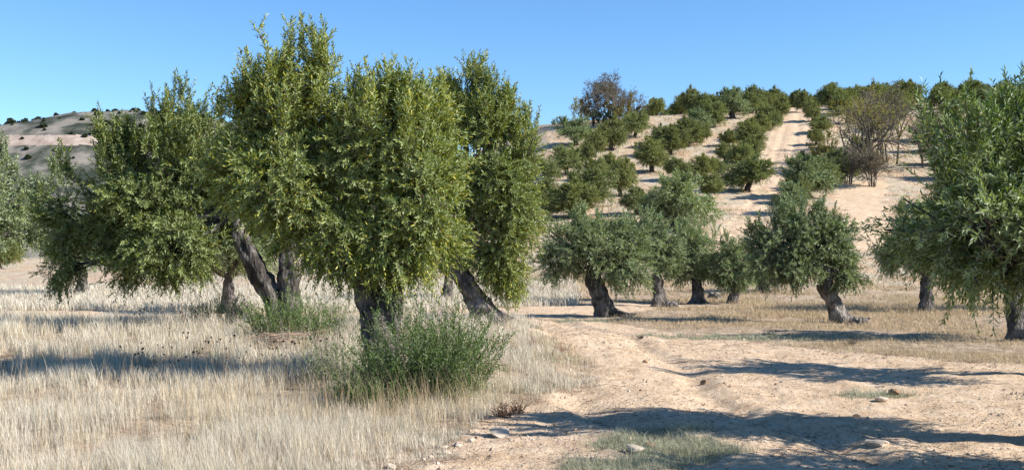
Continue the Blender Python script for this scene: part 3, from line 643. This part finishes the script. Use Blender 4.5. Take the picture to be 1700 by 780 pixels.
scatter(26, 60, 62, 112, 8, 9, 'one of the olive trees on the lower right slope behind the right-edge tree', 'olive trees on the lower right slope', lambda x, y: x / y > .56 or x / y < .385)

# ------------------------------------------------------------------ bare and autumn trees, thickets
def bare_tree(px, py, wpx, hpx, seed, label, name='bare_tree', cat='bare tree', leaf=None, density=1.0, stems=6, group=None, lo=46, leafsize=.2, dark=False, leafn=5):
    rg = np.random.RandomState(seed); p = at(px, py, lo); s = p.y / FPX; Wd, Hh = wpx * s, hpx * s; wood = Bag(); ends = []
    def grow(p0, d, L_, r, lv):
        p2 = p0 + d * L_; bend = (p0 + p2) / 2 + rg.normal(0, .08 * L_, 3); wood.add(*tube(bez(p0, bend, p2, 4), np.linspace(r, r * .6, 4), 5 if lv < 3 else 3))
        if lv >= 4: ends.append((p2, d)); return
        if lv >= 2: ends.append((p2, d))
        for _ in range(rg.randint(2, 5) if lv < 3 else 3):
            dd = norm(d * .9 + rg.normal(0, .48, 3) + [0, 0, .12]); grow(p0 + (p2 - p0) * rg.uniform(.55, 1), dd, L_ * rg.uniform(.55, .85), r * .58, lv + 1)
    for k in range(stems):
        a = rg.rand() * 6.28; q = rg.uniform(.1, .95); d = norm(np.array([math.cos(a) * q * Wd / Hh * .6, math.sin(a) * q * .5, 1.0]))
        grow(np.array([math.cos(a) * .12 * Wd, math.sin(a) * .12 * Wd, -.1]), d, Hh * .36, .028 * Hh * .6, 0)
    V = wood.V(); ex = np.percentile(np.abs(V[:, 0]), 97); ez = np.percentile(V[:, 2], 98); sc = np.array([Wd / 2 / ex, Wd / 2 / ex, Hh / ez])
    root = thing(name, p, label, cat, group)
    mesh('branches', V * sc, [wood.F()], M['bark_hill'] if dark else M['twig'], root, smooth_f=True)
    if leaf:
        E = np.array([e[0] for e in ends]) * sc; Dd = np.array([e[1] for e in ends]); n_ = int(len(E) * density)
        k = rg.choice(len(E), n_); P0 = E[k] + rg.normal(0, .12, (n_, 3)); V = leafy(P0, norm(Dd[k] + rg.normal(0, .6, (n_, 3))), np.full(n_, .4), leafn, leafsize, leafsize * .45, np.full(n_, .1), rg)
        mesh('foliage', V, [np.arange(len(V)).reshape(-1, 4)], M[leaf], root)
    return root
def bush(px, py, wpx, hpx, seed, label, leaf, subs=40, name='bush', cat='bush', group=None, lo=46, lL=.2, twigs=14, skirt=.15):
    rg = np.random.RandomState(seed); p = at(px, py, lo); s = p.y / FPX; Wd, Hh = wpx * s, hpx * s
    cs = [(np.array([0, 0, .5 * Hh]), Wd * .3, Wd * .3, Hh * .42, 1.0)]
    for k in range(6):
        a = k * 1.05 + rg.rand() * .5; cs.append((np.array([math.cos(a) * Wd * .3, math.sin(a) * Wd * .25, rg.uniform(.3, .6) * Hh]), Wd * .2, Wd * .2, Hh * rg.uniform(.22, .34), 1.0))
    wood = Bag(); fk = np.array([0, 0, skirt * Hh])
    for k in range(5):
        a = k * 1.25; wood.add(*tube(bez(np.array([math.cos(a) * .15, math.sin(a) * .15, -.15]), fk * .6, fk + [math.cos(a) * .2, math.sin(a) * .2, .1], 5), np.linspace(.07, .05, 5), 6))
    V, fa, fb, ft, *_ = crown_data(cs, fk, rg, subs, twigs, 9, lL, lL * .38, (.25, .5), .3, wood, shoots=.3, limb_r=.05)
    root = thing(name, p, label, cat, group)
    mesh('stems', wood.V(), [wood.F()], M['bark_hill'], root, smooth_f=True); mesh('foliage', V, [fa, fb, ft], [M[leaf], M['twig']], root, midx=[0, 1, 1]); return root
TG = 'bushes of the thicket on the ridge'
bare_tree(1022, 206, 88, 76, 41, 'large brown half-bare tree rising from the thicket on the ridge', leaf='leaf_brown', density=5.0, stems=8, leafsize=.17, cat='bare tree')
bare_tree(1052, 200, 40, 46, 42, 'thin purplish bare tree at right side of the ridge thicket', leaf='leaf_brown', density=.5, stems=6)
bush(985, 208, 56, 62, 43, 'tall brown-green bush left of the large half-bare tree', 'leaf_brown', group=TG, subs=50)
bush(1030, 211, 60, 56, 44, 'yellow-ochre bush in front of the large half-bare tree', 'leaf_ochre', group=TG)
bush(1003, 210, 60, 36, 45, 'dark bush low in the middle of the ridge thicket', 'leaf_dark', group=TG)
bush(966, 204, 54, 54, 46, 'ochre tinged bush at left of the ridge thicket', 'leaf_ochre', group=TG)
bush(1052, 205, 36, 34, 47, 'dark brown bush at right foot of the ridge thicket', 'leaf_brown', group=TG)
bush(948, 197, 34, 36, 48, 'green bush between the thicket and the dark ridge olives', 'leaf_hill', group=TG)
BG = 'bare shrubs and trees right of the hill track'
bare_tree(1445, 285, 104, 128, 51, 'tall bare many-stemmed tree right of the hill track, leftmost of its clump', leaf='leaf_ochre', density=.9, stems=7, group=BG)
bare_tree(1480, 272, 96, 118, 52, 'bare tree with reddish twig tips at the right edge of the hill', leaf='leaf_brown', density=1.0, stems=6, group=BG)
bare_tree(1408, 305, 54, 62, 53, 'grey leafless shrub right of the dark yellow bush', stems=12, group=BG)
bare_tree(1418, 250, 104, 80, 54, 'leafless spreading tree above the dark yellow bush', leaf='leaf_hill_warm', density=1.3, stems=7, group=BG)
bare_tree(1448, 310, 44, 60, 55, 'brown leafless shrub at the foot of the tall bare tree', leaf='leaf_brown', density=.5, stems=12, group=BG)
bare_tree(1540, 280, 80, 100, 56, 'bare tree beyond the right-edge olive tree', leaf='leaf_brown', density=.5, stems=7, group=BG)
bush(1372, 290, 72, 86, 57, 'dark bush with yellow-ochre top right of the hill track', 'leaf_ochre', subs=50)
bush(1340, 284, 36, 30, 58, 'small nearly black bush beside the hill track', 'leaf_dark')
bush(1372, 292, 44, 40, 59, 'dark bush under the yellow-topped one', 'leaf_dark')
bush(1405, 205, 70, 44, 62, 'low brownish green bush behind the leafless spreading tree', 'leaf_ochre')
bush(1465, 215, 70, 44, 63, 'dull green bush behind the bare tree at the right edge', 'leaf_hill_warm')
bush(1425, 262, 50, 40, 60, 'green bush at the foot of the tall bare tree', 'leaf_hill_warm')

# ------------------------------------------------------------------ scrub on the distant hill
sb = bush(300, 470, 30, 20, 61, 'one of the dark round scrub bushes dotting the distant hill', 'leaf_dark', subs=20, name='scrub_bush', lo=40, lL=.5)
sbk = [c for c in sb.children]; SG = 'scrub bushes on the distant hill'; sb['group'] = SG
rg = np.random.RandomState(9); ext = 1.0
P_ = [(-183, 500), (-170, 505), (-163, 503), (-150, 505), (-141, 507), (-128, 508)] + [(rg.uniform(-270, -100), rg.uniform(405, 503)) for _ in range(210)]
for i, (x, y) in enumerate(P_):
    if i == 0: o = sb
    else:
        o = sb.copy(); COL.objects.link(o)
        for c in sbk: d = c.copy(); COL.objects.link(d); d.parent = o
    o.location = (x, y, float(farz(np.array(x), np.array(y)))); q = .7 + 1.7 * rg.rand() ** 2; o.scale = (q, q, q * .7); o.rotation_euler = (0, 0, rg.rand() * 6)

# ------------------------------------------------------------------ sucker shoots and saplings
def suckers(c, rx, ry, n, hmin, hmax, seed, label, leaf='leaf_sucker', lL=.036, lW=.011, nl=44, lean=.45, name='sucker_bush', group='leafy suckers and small saplings', side=4):
    rg = np.random.RandomState(seed); a = rg.rand(n) * 6.28; q = np.sqrt(rg.rand(n)); x = np.cos(a) * q * rx; y = np.sin(a) * q * ry
    z = height(c[0] + x, c[1] + y) - c[2]; P0 = np.stack([x, y, z], 1)
    D_ = norm(np.stack([np.cos(a) * q * lean + rg.normal(0, .2, n), np.sin(a) * q * lean + rg.normal(0, .2, n), np.ones(n)], 1)); Ln_ = rg.uniform(hmin, hmax, n) * (1 - .35 * q ** 2)
    t = rg.uniform(.12, .9, (n, side)); Ps = (P0[:, None] + D_[:, None] * (Ln_[:, None] * t)[..., None]).reshape(-1, 3)
    Ds = norm(np.repeat(D_, side, 0) * .8 + rg.normal(0, .55, (n * side, 3))); Ls = (Ln_[:, None] * rg.uniform(.18, .38, (n, side)) * (1.15 - t * .6)).ravel()
    P0 = np.concatenate([P0, Ps]); D_ = np.concatenate([D_, Ds]); Ln_ = np.concatenate([Ln_, Ls]); n2_ = len(P0)
    V1_ = leafy(P0[:n], D_[:n], Ln_[:n], nl, lL, lW, np.full(n, .08), rg, ang=(25, 60), wild=.5, start=.15)
    V2_ = leafy(P0[n:], D_[n:], Ln_[n:], max(6, nl // 4), lL, lW, np.full(n2_ - n, .12), rg, ang=(25, 60), wild=.5)
    V = np.concatenate([V1_, V2_]); D1_, U, _v = frames(D_); e = P0 + D_ * Ln_[:, None] + np.array([0, 0, -.08]) * Ln_[:, None]
    m = P0 + D_ * (Ln_ * .5)[:, None] - np.array([0, 0, .02]) * Ln_[:, None]; tw_ = .0035
    st = np.stack([P0 - U * tw_, P0 + U * tw_, m + U * tw_, m - U * tw_, e], 1).reshape(-1, 3); b = (np.arange(n2_) * 5)[:, None]
    root = thing(name, c, label, 'shrub', group)
    mesh('foliage', V, [np.arange(len(V)).reshape(-1, 4)], M[leaf], root); mesh('stems', st, [b + [[0, 1, 2, 3]], b + [[3, 2, 4]]], M['twig'], root); return root
c = at(712, 668); suckers(np.array(c), .5, .42, 270, .6, 1.5, 71, 'dense bright green bush of suckers right of the thick centre trunk', nl=46, lL=.05, lW=.015, lean=.5)
c = at(622, 680); suckers(np.array(c), .42, .25, 150, .3, .62, 77, 'low part of the sucker bush in front of the thick centre trunk', nl=30, lL=.045, lW=.013)
c = at(556, 640); suckers(np.array(c), .32, .3, 60, .5, 1.05, 72, 'thin open suckers to the left of the thick centre trunk', leaf='leaf_mid', nl=30)
c = at(740, 618); suckers(np.array(c), .35, .3, 90, .4, .95, 73, 'light leafy shoots at right side of the sucker bush', nl=36)
c = at(478, 566); suckers(np.array(c), .6, .35, 130, .55, 1.0, 74, 'green sucker bush around the twin trunks', nl=26, lL=.055, lW=.017)
c = at(362, 548, 21); suckers(np.array(c), .35, .3, 60, .6, 1.0, 75, 'small pale sapling under the dark left crown', leaf='leaf_edge', lL=.06, lW=.016, nl=26, lean=.9)
c = at(548, 560); suckers(np.array(c), .5, .3, 70, .5, .95, 76, 'sparse suckers between the twin trunks and the thick trunk', leaf='leaf_mid', nl=26)

# ------------------------------------------------------------------ stumps
def stump(px, py, r, h, seed, label):
    rg = np.random.RandomState(seed); p = np.array(at(px, py)); wood = Bag()
    for k in range(4):
        o_ = rg.normal(0, r * .45, 2); hh = h * rg.uniform(.5, 1); wood.add(*gnarl([[o_[0], o_[1], -.12], [o_[0] * .9, o_[1] * .8, hh * .45], [o_[0] * .8 + rg.normal(0, .04), o_[1] * .7, hh * .8], [o_[0] * .7, o_[1] * .7, hh]], [r * .75, r * .6, r * .45, r * .04], 26, 18, rg, 1.5, .34))
    o = mesh('stump', wood.V(), [wood.F()], M['bark_light'], smooth_f=True); o.location = p; tag(o, label, 'stump', 'gnarled stumps beside the trees'); return o
stump(845, 541, .19, .26, 81, 'grey cut stump at the foot of the tall narrow tree')
stump(1113, 511, .22, .34, 82, 'pointed pale stump right of the slim straight trunk')
stump(1185, 496, .24, .3, 83, 'low knobbly stump right of the root-flared silvery tree')
stump(1022, 524, .22, .24, 84, 'root stump on the right side of the stout dark trunk')
stump(1428, 538, .2, .28, 85, 'dark knotty stump right of the large leaning trunk')

# ------------------------------------------------------------------ stones
def rock_mesh(r, seed, flat=.6):
    rg = np.random.RandomState(seed); import bmesh
    bm = bmesh.new(); bmesh.ops.create_icosphere(bm, subdivisions=3, radius=1)
    V = np.array([v.co[:] for v in bm.verts]); s_ = rg.uniform(.7, 1.3, 3) * [1, 1, flat]
    V = V * (.75 + .5 * noise3(V * 1.6 + seed)[:, None] + .12 * noise3(V * 5 + seed)[:, None])
    for _ in range(5):                                     # flat broken faces
        nrm = norm(rg.normal(0, 1, 3)); d = V @ nrm; V = V - np.where(d > .62, d - .62, 0)[:, None] * nrm
    V = V * s_ * r
    F_ = np.array([[v.index for v in f.verts] for f in bm.faces]); bm.free(); return V, F_
ST = [(1170, 636, .055, 'stone_brown', 'brown upright stone alone in the middle of the track'), (1071, 602, .05, 'stone_brown', 'small dark stone on the track left of the brown upright one'),
      (735, 742, .045, 'stone', 'pale yellow stone at the grass edge lower left of the track'), (740, 750, .05, 'stone', 'flat pinkish stone in front of the pale yellow one'),
      (760, 738, .045, 'stone', 'cream stone beside the pale yellow one'), (783, 733, .045, 'stone', 'whitish round stone at the grass edge'), (715, 756, .035, 'stone', 'small sandy stone left of the flat pinkish one'),
      (1462, 667, .09, 'stone', 'flat cream stone at the right edge of the track'), (1421, 693, .04, 'stone_brown', 'small grey-brown stone on the right part of the track'), (1056, 751, .07, 'stone', 'flat pale stone in the green patch at the bottom'),
      (1079, 744, .04, 'stone_brown', 'reddish small stone in the green patch at the bottom'), (1485, 655, .065, 'stone_brown', 'dark brown block stone at the right picture edge'), (1235, 563, .05, 'stone', 'white stone on the dry grass strip left of the long shadow'),
      (650, 776, .05, 'stone', 'stone half buried in grass at the bottom edge'), (1455, 742, .08, 'stone', 'pale stone in the lower right shadow')]
for i, (px, py, r, m_, lb) in enumerate(ST):
    p = at(px, py); V, F_ = rock_mesh(r, 300 + i, .75 if m_ == 'stone_brown' else .5); o = mesh('stone', V, [F_], M[m_]); o.location = p + Vector((0, 0, r * .2)); tag(o, lb, 'stone', 'loose stones on the track')
# slanted flat stone at the verge
p = at(828, 722); V, F_ = rock_mesh(.10, 333, .28); o = mesh('stone', V, [F_], M['stone']); o.location = p + Vector((0, 0, .03)); o.rotation_euler = (.25, .2, -.6); tag(o, 'long slanted pale stone slab at the corner of the dry grass', 'stone', 'loose stones on the track')
# gravel crumbs
rg = np.random.RandomState(17); n_ = 60000; y = np.exp(rg.uniform(math.log(7.5), math.log(34), n_)); x = rg.uniform(-.5, .5, n_) * y
P = np.stack([x, y], 1); dd = sdist(P, ROAD); pr = np.clip(.12 + .9 * np.exp(-(dd / .5) ** 2) + .6 * (fbm(x, y, .9, 11) > .54), 0, 1) * (dd > -.4) * (y > 0)
P = P[rg.rand(n_) < pr * .5]; n_ = len(P); base_o = norm(np.array([[1, .2, -.2], [-.9, .3, -.2], [.1, 1, -.3], [.1, -1, -.2], [-.1, .1, .8], [.3, .3, .65], [0, 0, -.5]]))
q_f = np.array([[0, 2, 5], [2, 1, 4], [2, 4, 5], [1, 3, 4], [3, 0, 5], [3, 5, 4], [2, 0, 6], [1, 2, 6], [3, 1, 6], [0, 3, 6]])
sz = rg.uniform(.005, .012, n_) * (1 + 1.3 * (rg.rand(n_) > .95)); an = rg.rand(n_) * 6.28; jit = 1 + rg.normal(0, .2, (n_, 7, 3)); V = base_o[None] * jit * sz[:, None, None] * [1.2, 1, .7]
V = np.stack([V[..., 0] * np.cos(an)[:, None] - V[..., 1] * np.sin(an)[:, None], V[..., 0] * np.sin(an)[:, None] + V[..., 1] * np.cos(an)[:, None], V[..., 2]], -1)
V += np.stack([P[:, 0], P[:, 1], height(P[:, 0], P[:, 1]) + sz * .25], 1)[:, None]
tag(mesh('gravel', V.reshape(-1, 3), [((np.arange(n_) * 7)[:, None, None] + q_f).reshape(-1, 3)], M['stone']), 'small stones and crumbs of soil strewn over the dirt track', 'gravel', kind='stuff')

# fallen twigs and leaf litter, dark slivers on soil and track
rg = np.random.RandomState(18); n_ = 16000; y = np.exp(rg.uniform(math.log(7), math.log(50), n_)); x = rg.uniform(-.1, .56, n_) * y; P = np.stack([x, y], 1)
P = P[rg.rand(n_) < np.clip((fbm(x, y, .6, 21) - .38) * 4, .03, 1)]; n_ = len(P); a = rg.rand(n_) * 6.28; l_ = rg.uniform(.02, .09, n_) * np.clip(P[:, 1] / 14, .8, 2); z_ = height(P[:, 0], P[:, 1])
d_ = np.stack([np.cos(a), np.sin(a), rg.normal(0, .12, n_)], 1) * l_[:, None]; sv = np.stack([-np.sin(a), np.cos(a), 0 * a], 1) * (l_ * .1)[:, None]; c_ = np.stack([P[:, 0], P[:, 1], z_ + .012], 1)
V = np.stack([c_ - d_ / 2, c_ + sv, c_ + d_ / 2 + [0, 0, .01], c_ - sv], 1).reshape(-1, 3)
tag(mesh('litter', V, [np.arange(len(V)).reshape(-1, 4)], M['dead']), 'dark fallen leaves and twig bits scattered over the soil', 'litter', kind='stuff')
# ------------------------------------------------------------------ grasses
def blades(P, h, wd, rng, lean=.3, wind=(-.08, 0)):
    """bent blades, three triangles each, standing on the ground"""
    n = len(P); z = height(P[:, 0], P[:, 1]) - .01; B = np.stack([P[:, 0], P[:, 1], z], 1); a = rng.rand(n) * 6.28
    side = np.stack([np.cos(a), np.sin(a), np.zeros(n)], 1); l = rng.normal(0, lean, (n, 2)) + np.array(wind)
    mid_ = B + np.stack([l[:, 0] * h * .35, l[:, 1] * h * .35, h * .55], 1); tip = B + np.stack([l[:, 0] * h, l[:, 1] * h, h * rng.uniform(.85, 1, n)], 1); wd = np.broadcast_to(wd, n)[:, None]
    V = np.stack([B - side * wd * .5, B + side * wd * .5, mid_ - side * wd * .4, mid_ + side * wd * .4, tip], 1).reshape(-1, 3); b = (np.arange(n) * 5)[:, None]
    return V, [b + [[0, 1, 3, 2]], b + [[2, 3, 4]]]
def pts(n, ymin, ymax, umin, umax, rng, power=1.0):
    y = np.exp(rng.uniform(math.log(ymin), math.log(ymax), n)); return np.stack([rng.uniform(umin, umax, n) * y, y], 1)
def tuft(P, k, spread, rng):
    return np.repeat(P, k, 0) + rng.normal(0, spread, (len(P) * k, 2))
# tall pale field left of the track
rg = np.random.RandomState(23); P = pts(30000, 6.5, 24, -.56, .12, rg); P = P[(dirtf(P) < .42)]
den = fbm(P[:, 0], P[:, 1], 1.6, 6); P = P[rg.rand(len(P)) < np.clip((den - .38) * 5, .06, 1)]
P = tuft(P, 13, .04, rg); P = P[dirtf(P) < .5]
edge = 1 - smooth(-.9, -.1, sdist(P, ROAD)); hh = (.06 + .30 * fbm(P[:, 0], P[:, 1], 1.1, 3)) * rg.uniform(.35, 1.35, len(P)) * (.35 + .65 * edge) * (1 + .25 * smooth(12, 20, P[:, 1]))
V, Fs = blades(P, hh, np.clip(P[:, 1] * .00029, .0027, .008), rg, .2)
tag(mesh('dry_grass', V, Fs, M['straw']), 'tall pale straw grass filling the field left of the track', 'dry grass', kind='stuff')
# taller thin stalks, more of them and browner beside the sucker bush
rg = np.random.RandomState(123); P = pts(9000, 6.5, 22, -.56, .1, rg); bx, by = at(690, 690)[:2]
P = P[(dirtf(P) < .35) & (rg.rand(len(P)) < .07 + .9 * np.exp(-(((P[:, 0] - bx) / 2.2) ** 2 + ((P[:, 1] - by) / .8) ** 2)))]; P = tuft(P, 4, .05, rg)
V, Fs = blades(P, rg.uniform(.3, .62, len(P)), np.clip(P[:, 1] * .00028, .0026, .007), rg, .16)
tag(mesh('dry_grass', V, Fs, M['straw_warm']), 'thin taller golden stalks standing above the pale straw', 'dry grass', kind='stuff')
# field behind the left trees, and pale grass beyond the road
rg = np.random.RandomState(24); P = pts(26000, 24, 52, -.56, .06, rg); P = P[(dirtf(P) < .4)]; P = tuft(P, 5, .12, rg); hh = .32 * rg.uniform(.5, 1.3, len(P))
V, Fs = blades(P, hh, P[:, 1] * .00045, rg, .28); tag(mesh('dry_grass', V, Fs, M['straw']), 'pale straw grass in the field behind the left trees', 'dry grass', kind='stuff')
# short sparse growth around the mid trees
rg = np.random.RandomState(25); P = pts(30000, 15, 54, .02, .58, rg); P = P[dirtf(P) < .45]; d_ = fbm(P[:, 0], P[:, 1], .45, 8); P = P[rg.rand(len(P)) < np.clip((d_ - .42) * 5, .04, 1)]
P = tuft(P, 6, .09, rg); hh = (.05 + .16 * n2(P[:, 0], P[:, 1], .5, 1) * smooth(24, 34, P[:, 1]) + .05) * rg.uniform(.4, 1.2, len(P))
V, Fs = blades(P, hh, P[:, 1] * .0004, rg, .5); tag(mesh('dry_grass', V, Fs, M['straw_warm']), 'short golden dry grass under the row of trees at right', 'dry grass', kind='stuff')
# grey-green patches on the track
rg = np.random.RandomState(26); P = pts(60000, 7, 34, -.05, .5, rg); P = P[rg.rand(len(P)) < patchf(P) * .8]; P = tuft(P, 5, .03, rg); hh = rg.uniform(.03, .11, len(P))
V, Fs = blades(P, hh, np.clip(P[:, 1] * .0004, .003, .01), rg, .5); tag(mesh('grass', V, Fs, M['grass_grey']), 'short grey-green grass patches on the dirt track', 'grass', kind='stuff')
# low weeds mixed into the pale field
rg = np.random.RandomState(27); P = pts(4200, 7, 24, -.56, .1, rg); P = P[(dirtf(P) < .5) & (n2(P[:, 0], P[:, 1], .8, 14) > .55)]; P = tuft(P, 10, .05, rg)
V, Fs = blades(P, rg.uniform(.05, .2, len(P)), np.clip(P[:, 1] * .0004, .003, .009), rg, .45); tag(mesh('grass', V, Fs, M['grass_grey']), 'low grey-green grass growing among the pale straw', 'grass', kind='stuff')
# tufts over the hillside
rg = np.random.RandomState(28); P = pts(26000, 50, 180, -.05, .56, rg); dm_ = dirtf(P); P = P[(dm_ < .5)]; P = P[rg.rand(len(P)) < np.clip((fbm(P[:, 0] * 2, P[:, 1] * .6, .25, 4) - .38) * 5, .04, 1)]
P = tuft(P, 5, .22, rg); V, Fs = blades(P, rg.uniform(.08, .3, len(P)), P[:, 1] * .0005, rg, .6); tag(mesh('dry_grass', V, Fs, M['straw_warm']), 'sparse dry tufts between the rows on the hillside', 'dry grass', kind='stuff')

# dead seed-head weeds in the shade of the left trees
rg = np.random.RandomState(29); C_ = [(*at(rg.uniform(215, 430), rg.uniform(535, 560))[:2],) for _ in range(80)] + [(*at(rg.uniform(215, 560), rg.uniform(600, 650))[:2],) for _ in range(90)]
P = np.array(C_); h_ = rg.uniform(.28, .55, len(P)); V, Fs = blades(P, h_, .006, rg, .2); tips = V.reshape(-1, 5, 3)[:, 4]
k_ = rg.rand(len(P)) < .8
P6 = np.array([[1, 0, 0], [-1, 0, 0], [0, 1, 0], [0, -1, 0], [0, 0, 1], [0, 0, -1.]]); f6 = np.array([[0, 2, 4], [2, 1, 4], [1, 3, 4], [3, 0, 4], [2, 0, 5], [1, 2, 5], [3, 1, 5], [0, 3, 5]])
hv = (tips[k_][:, None] + P6 * rg.uniform(.012, .022, (k_.sum(), 1, 1))).reshape(-1, 3); hf_ = ((np.arange(k_.sum()) * 6)[:, None, None] + f6).reshape(-1, 3) + len(V)
tag(mesh('dry_weeds', np.concatenate([V, hv]), [*Fs, hf_], M['dead']), 'dark dead seed-head weeds in the shade of the left trees', 'weeds', kind='stuff')
# reddish dry weeds at the verge
def weed(px, py, r, h, n, seed, label, m='dead_red'):
    rg = np.random.RandomState(seed); p = np.array(at(px, py)); P0 = np.zeros((n, 3)) + rg.normal(0, r * .25, (n, 3)) * [1, 1, 0]; D_ = norm(np.stack([rg.normal(0, .7, n), rg.normal(0, .7, n), np.ones(n)], 1)); Ln_ = rg.uniform(.5, 1, n) * h
    V = leafy(P0, D_, Ln_, 12, .028, .012, np.full(n, .1), rg, wild=.8); D1_, U, _v = frames(D_); st = np.stack([P0 - U * .003, P0 + U * .003, P0 + D_ * Ln_[:, None] * .95], 1).reshape(-1, 3)
    f2 = np.arange(len(st)).reshape(-1, 3) + len(V); o = mesh('dry_weed', np.concatenate([V, st]), [np.arange(len(V)).reshape(-1, 4), f2], [M[m], M['twig']], midx=[0, 1]); o.location = p
    tag(o, label, 'weed', 'dry brown weeds at the track edge')
weed(838, 695, .2, .26, 46, 91, 'largest rust-brown dry weed at the corner of the dry grass by the track')
weed(862, 688, .12, .16, 24, 92, 'small rust-brown weed right of the largest one')
weed(885, 575, .2, .22, 26, 93, 'reddish weed in the pale grass below the stump')
weed(930, 585, .2, .2, 24, 94, 'reddish weed near the right tip of the pale grass')
weed(845, 590, .15, .22, 20, 95, 'reddish weed in the middle of the pale grass below the leaning trunk')
weed(1065, 562, .14, .1, 16, 96, 'flat dark weed on the track behind the small dark stone', 'dead')
weed(1415, 575, .2, .2, 22, 97, 'grey dry weed on the strip below the large leaning tree', 'dead')
# pruned twigs lying under the twin-trunked tree
rg = np.random.RandomState(31); p = np.array(at(488, 576)); wood = Bag()
for k in range(24):
    a = rg.normal(0, .5) + (k % 2) * 3.14; st = np.array([rg.normal(0, .45), rg.normal(0, .16), rg.uniform(.06, .2)]); d = np.array([math.cos(a), math.sin(a) * .5, rg.normal(0.05, .16)]); L_ = rg.uniform(.25, .7)
    wood.add(*tube(bez(st, st + d * L_ * .5 + rg.normal(0, .06, 3), st + d * L_, 5), np.linspace(.008, .003, 5), 4))
o = mesh('branch_pile', wood.V(), [wood.F()], simple('pink_brown_twigs', [(.2, (.26, .17, .12)), (.8, (.48, .34, .26))], scale=4)); o.location = p; tag(o, 'pile of pinkish pruned twigs in the grass under the twin trunks', 'branch pile')
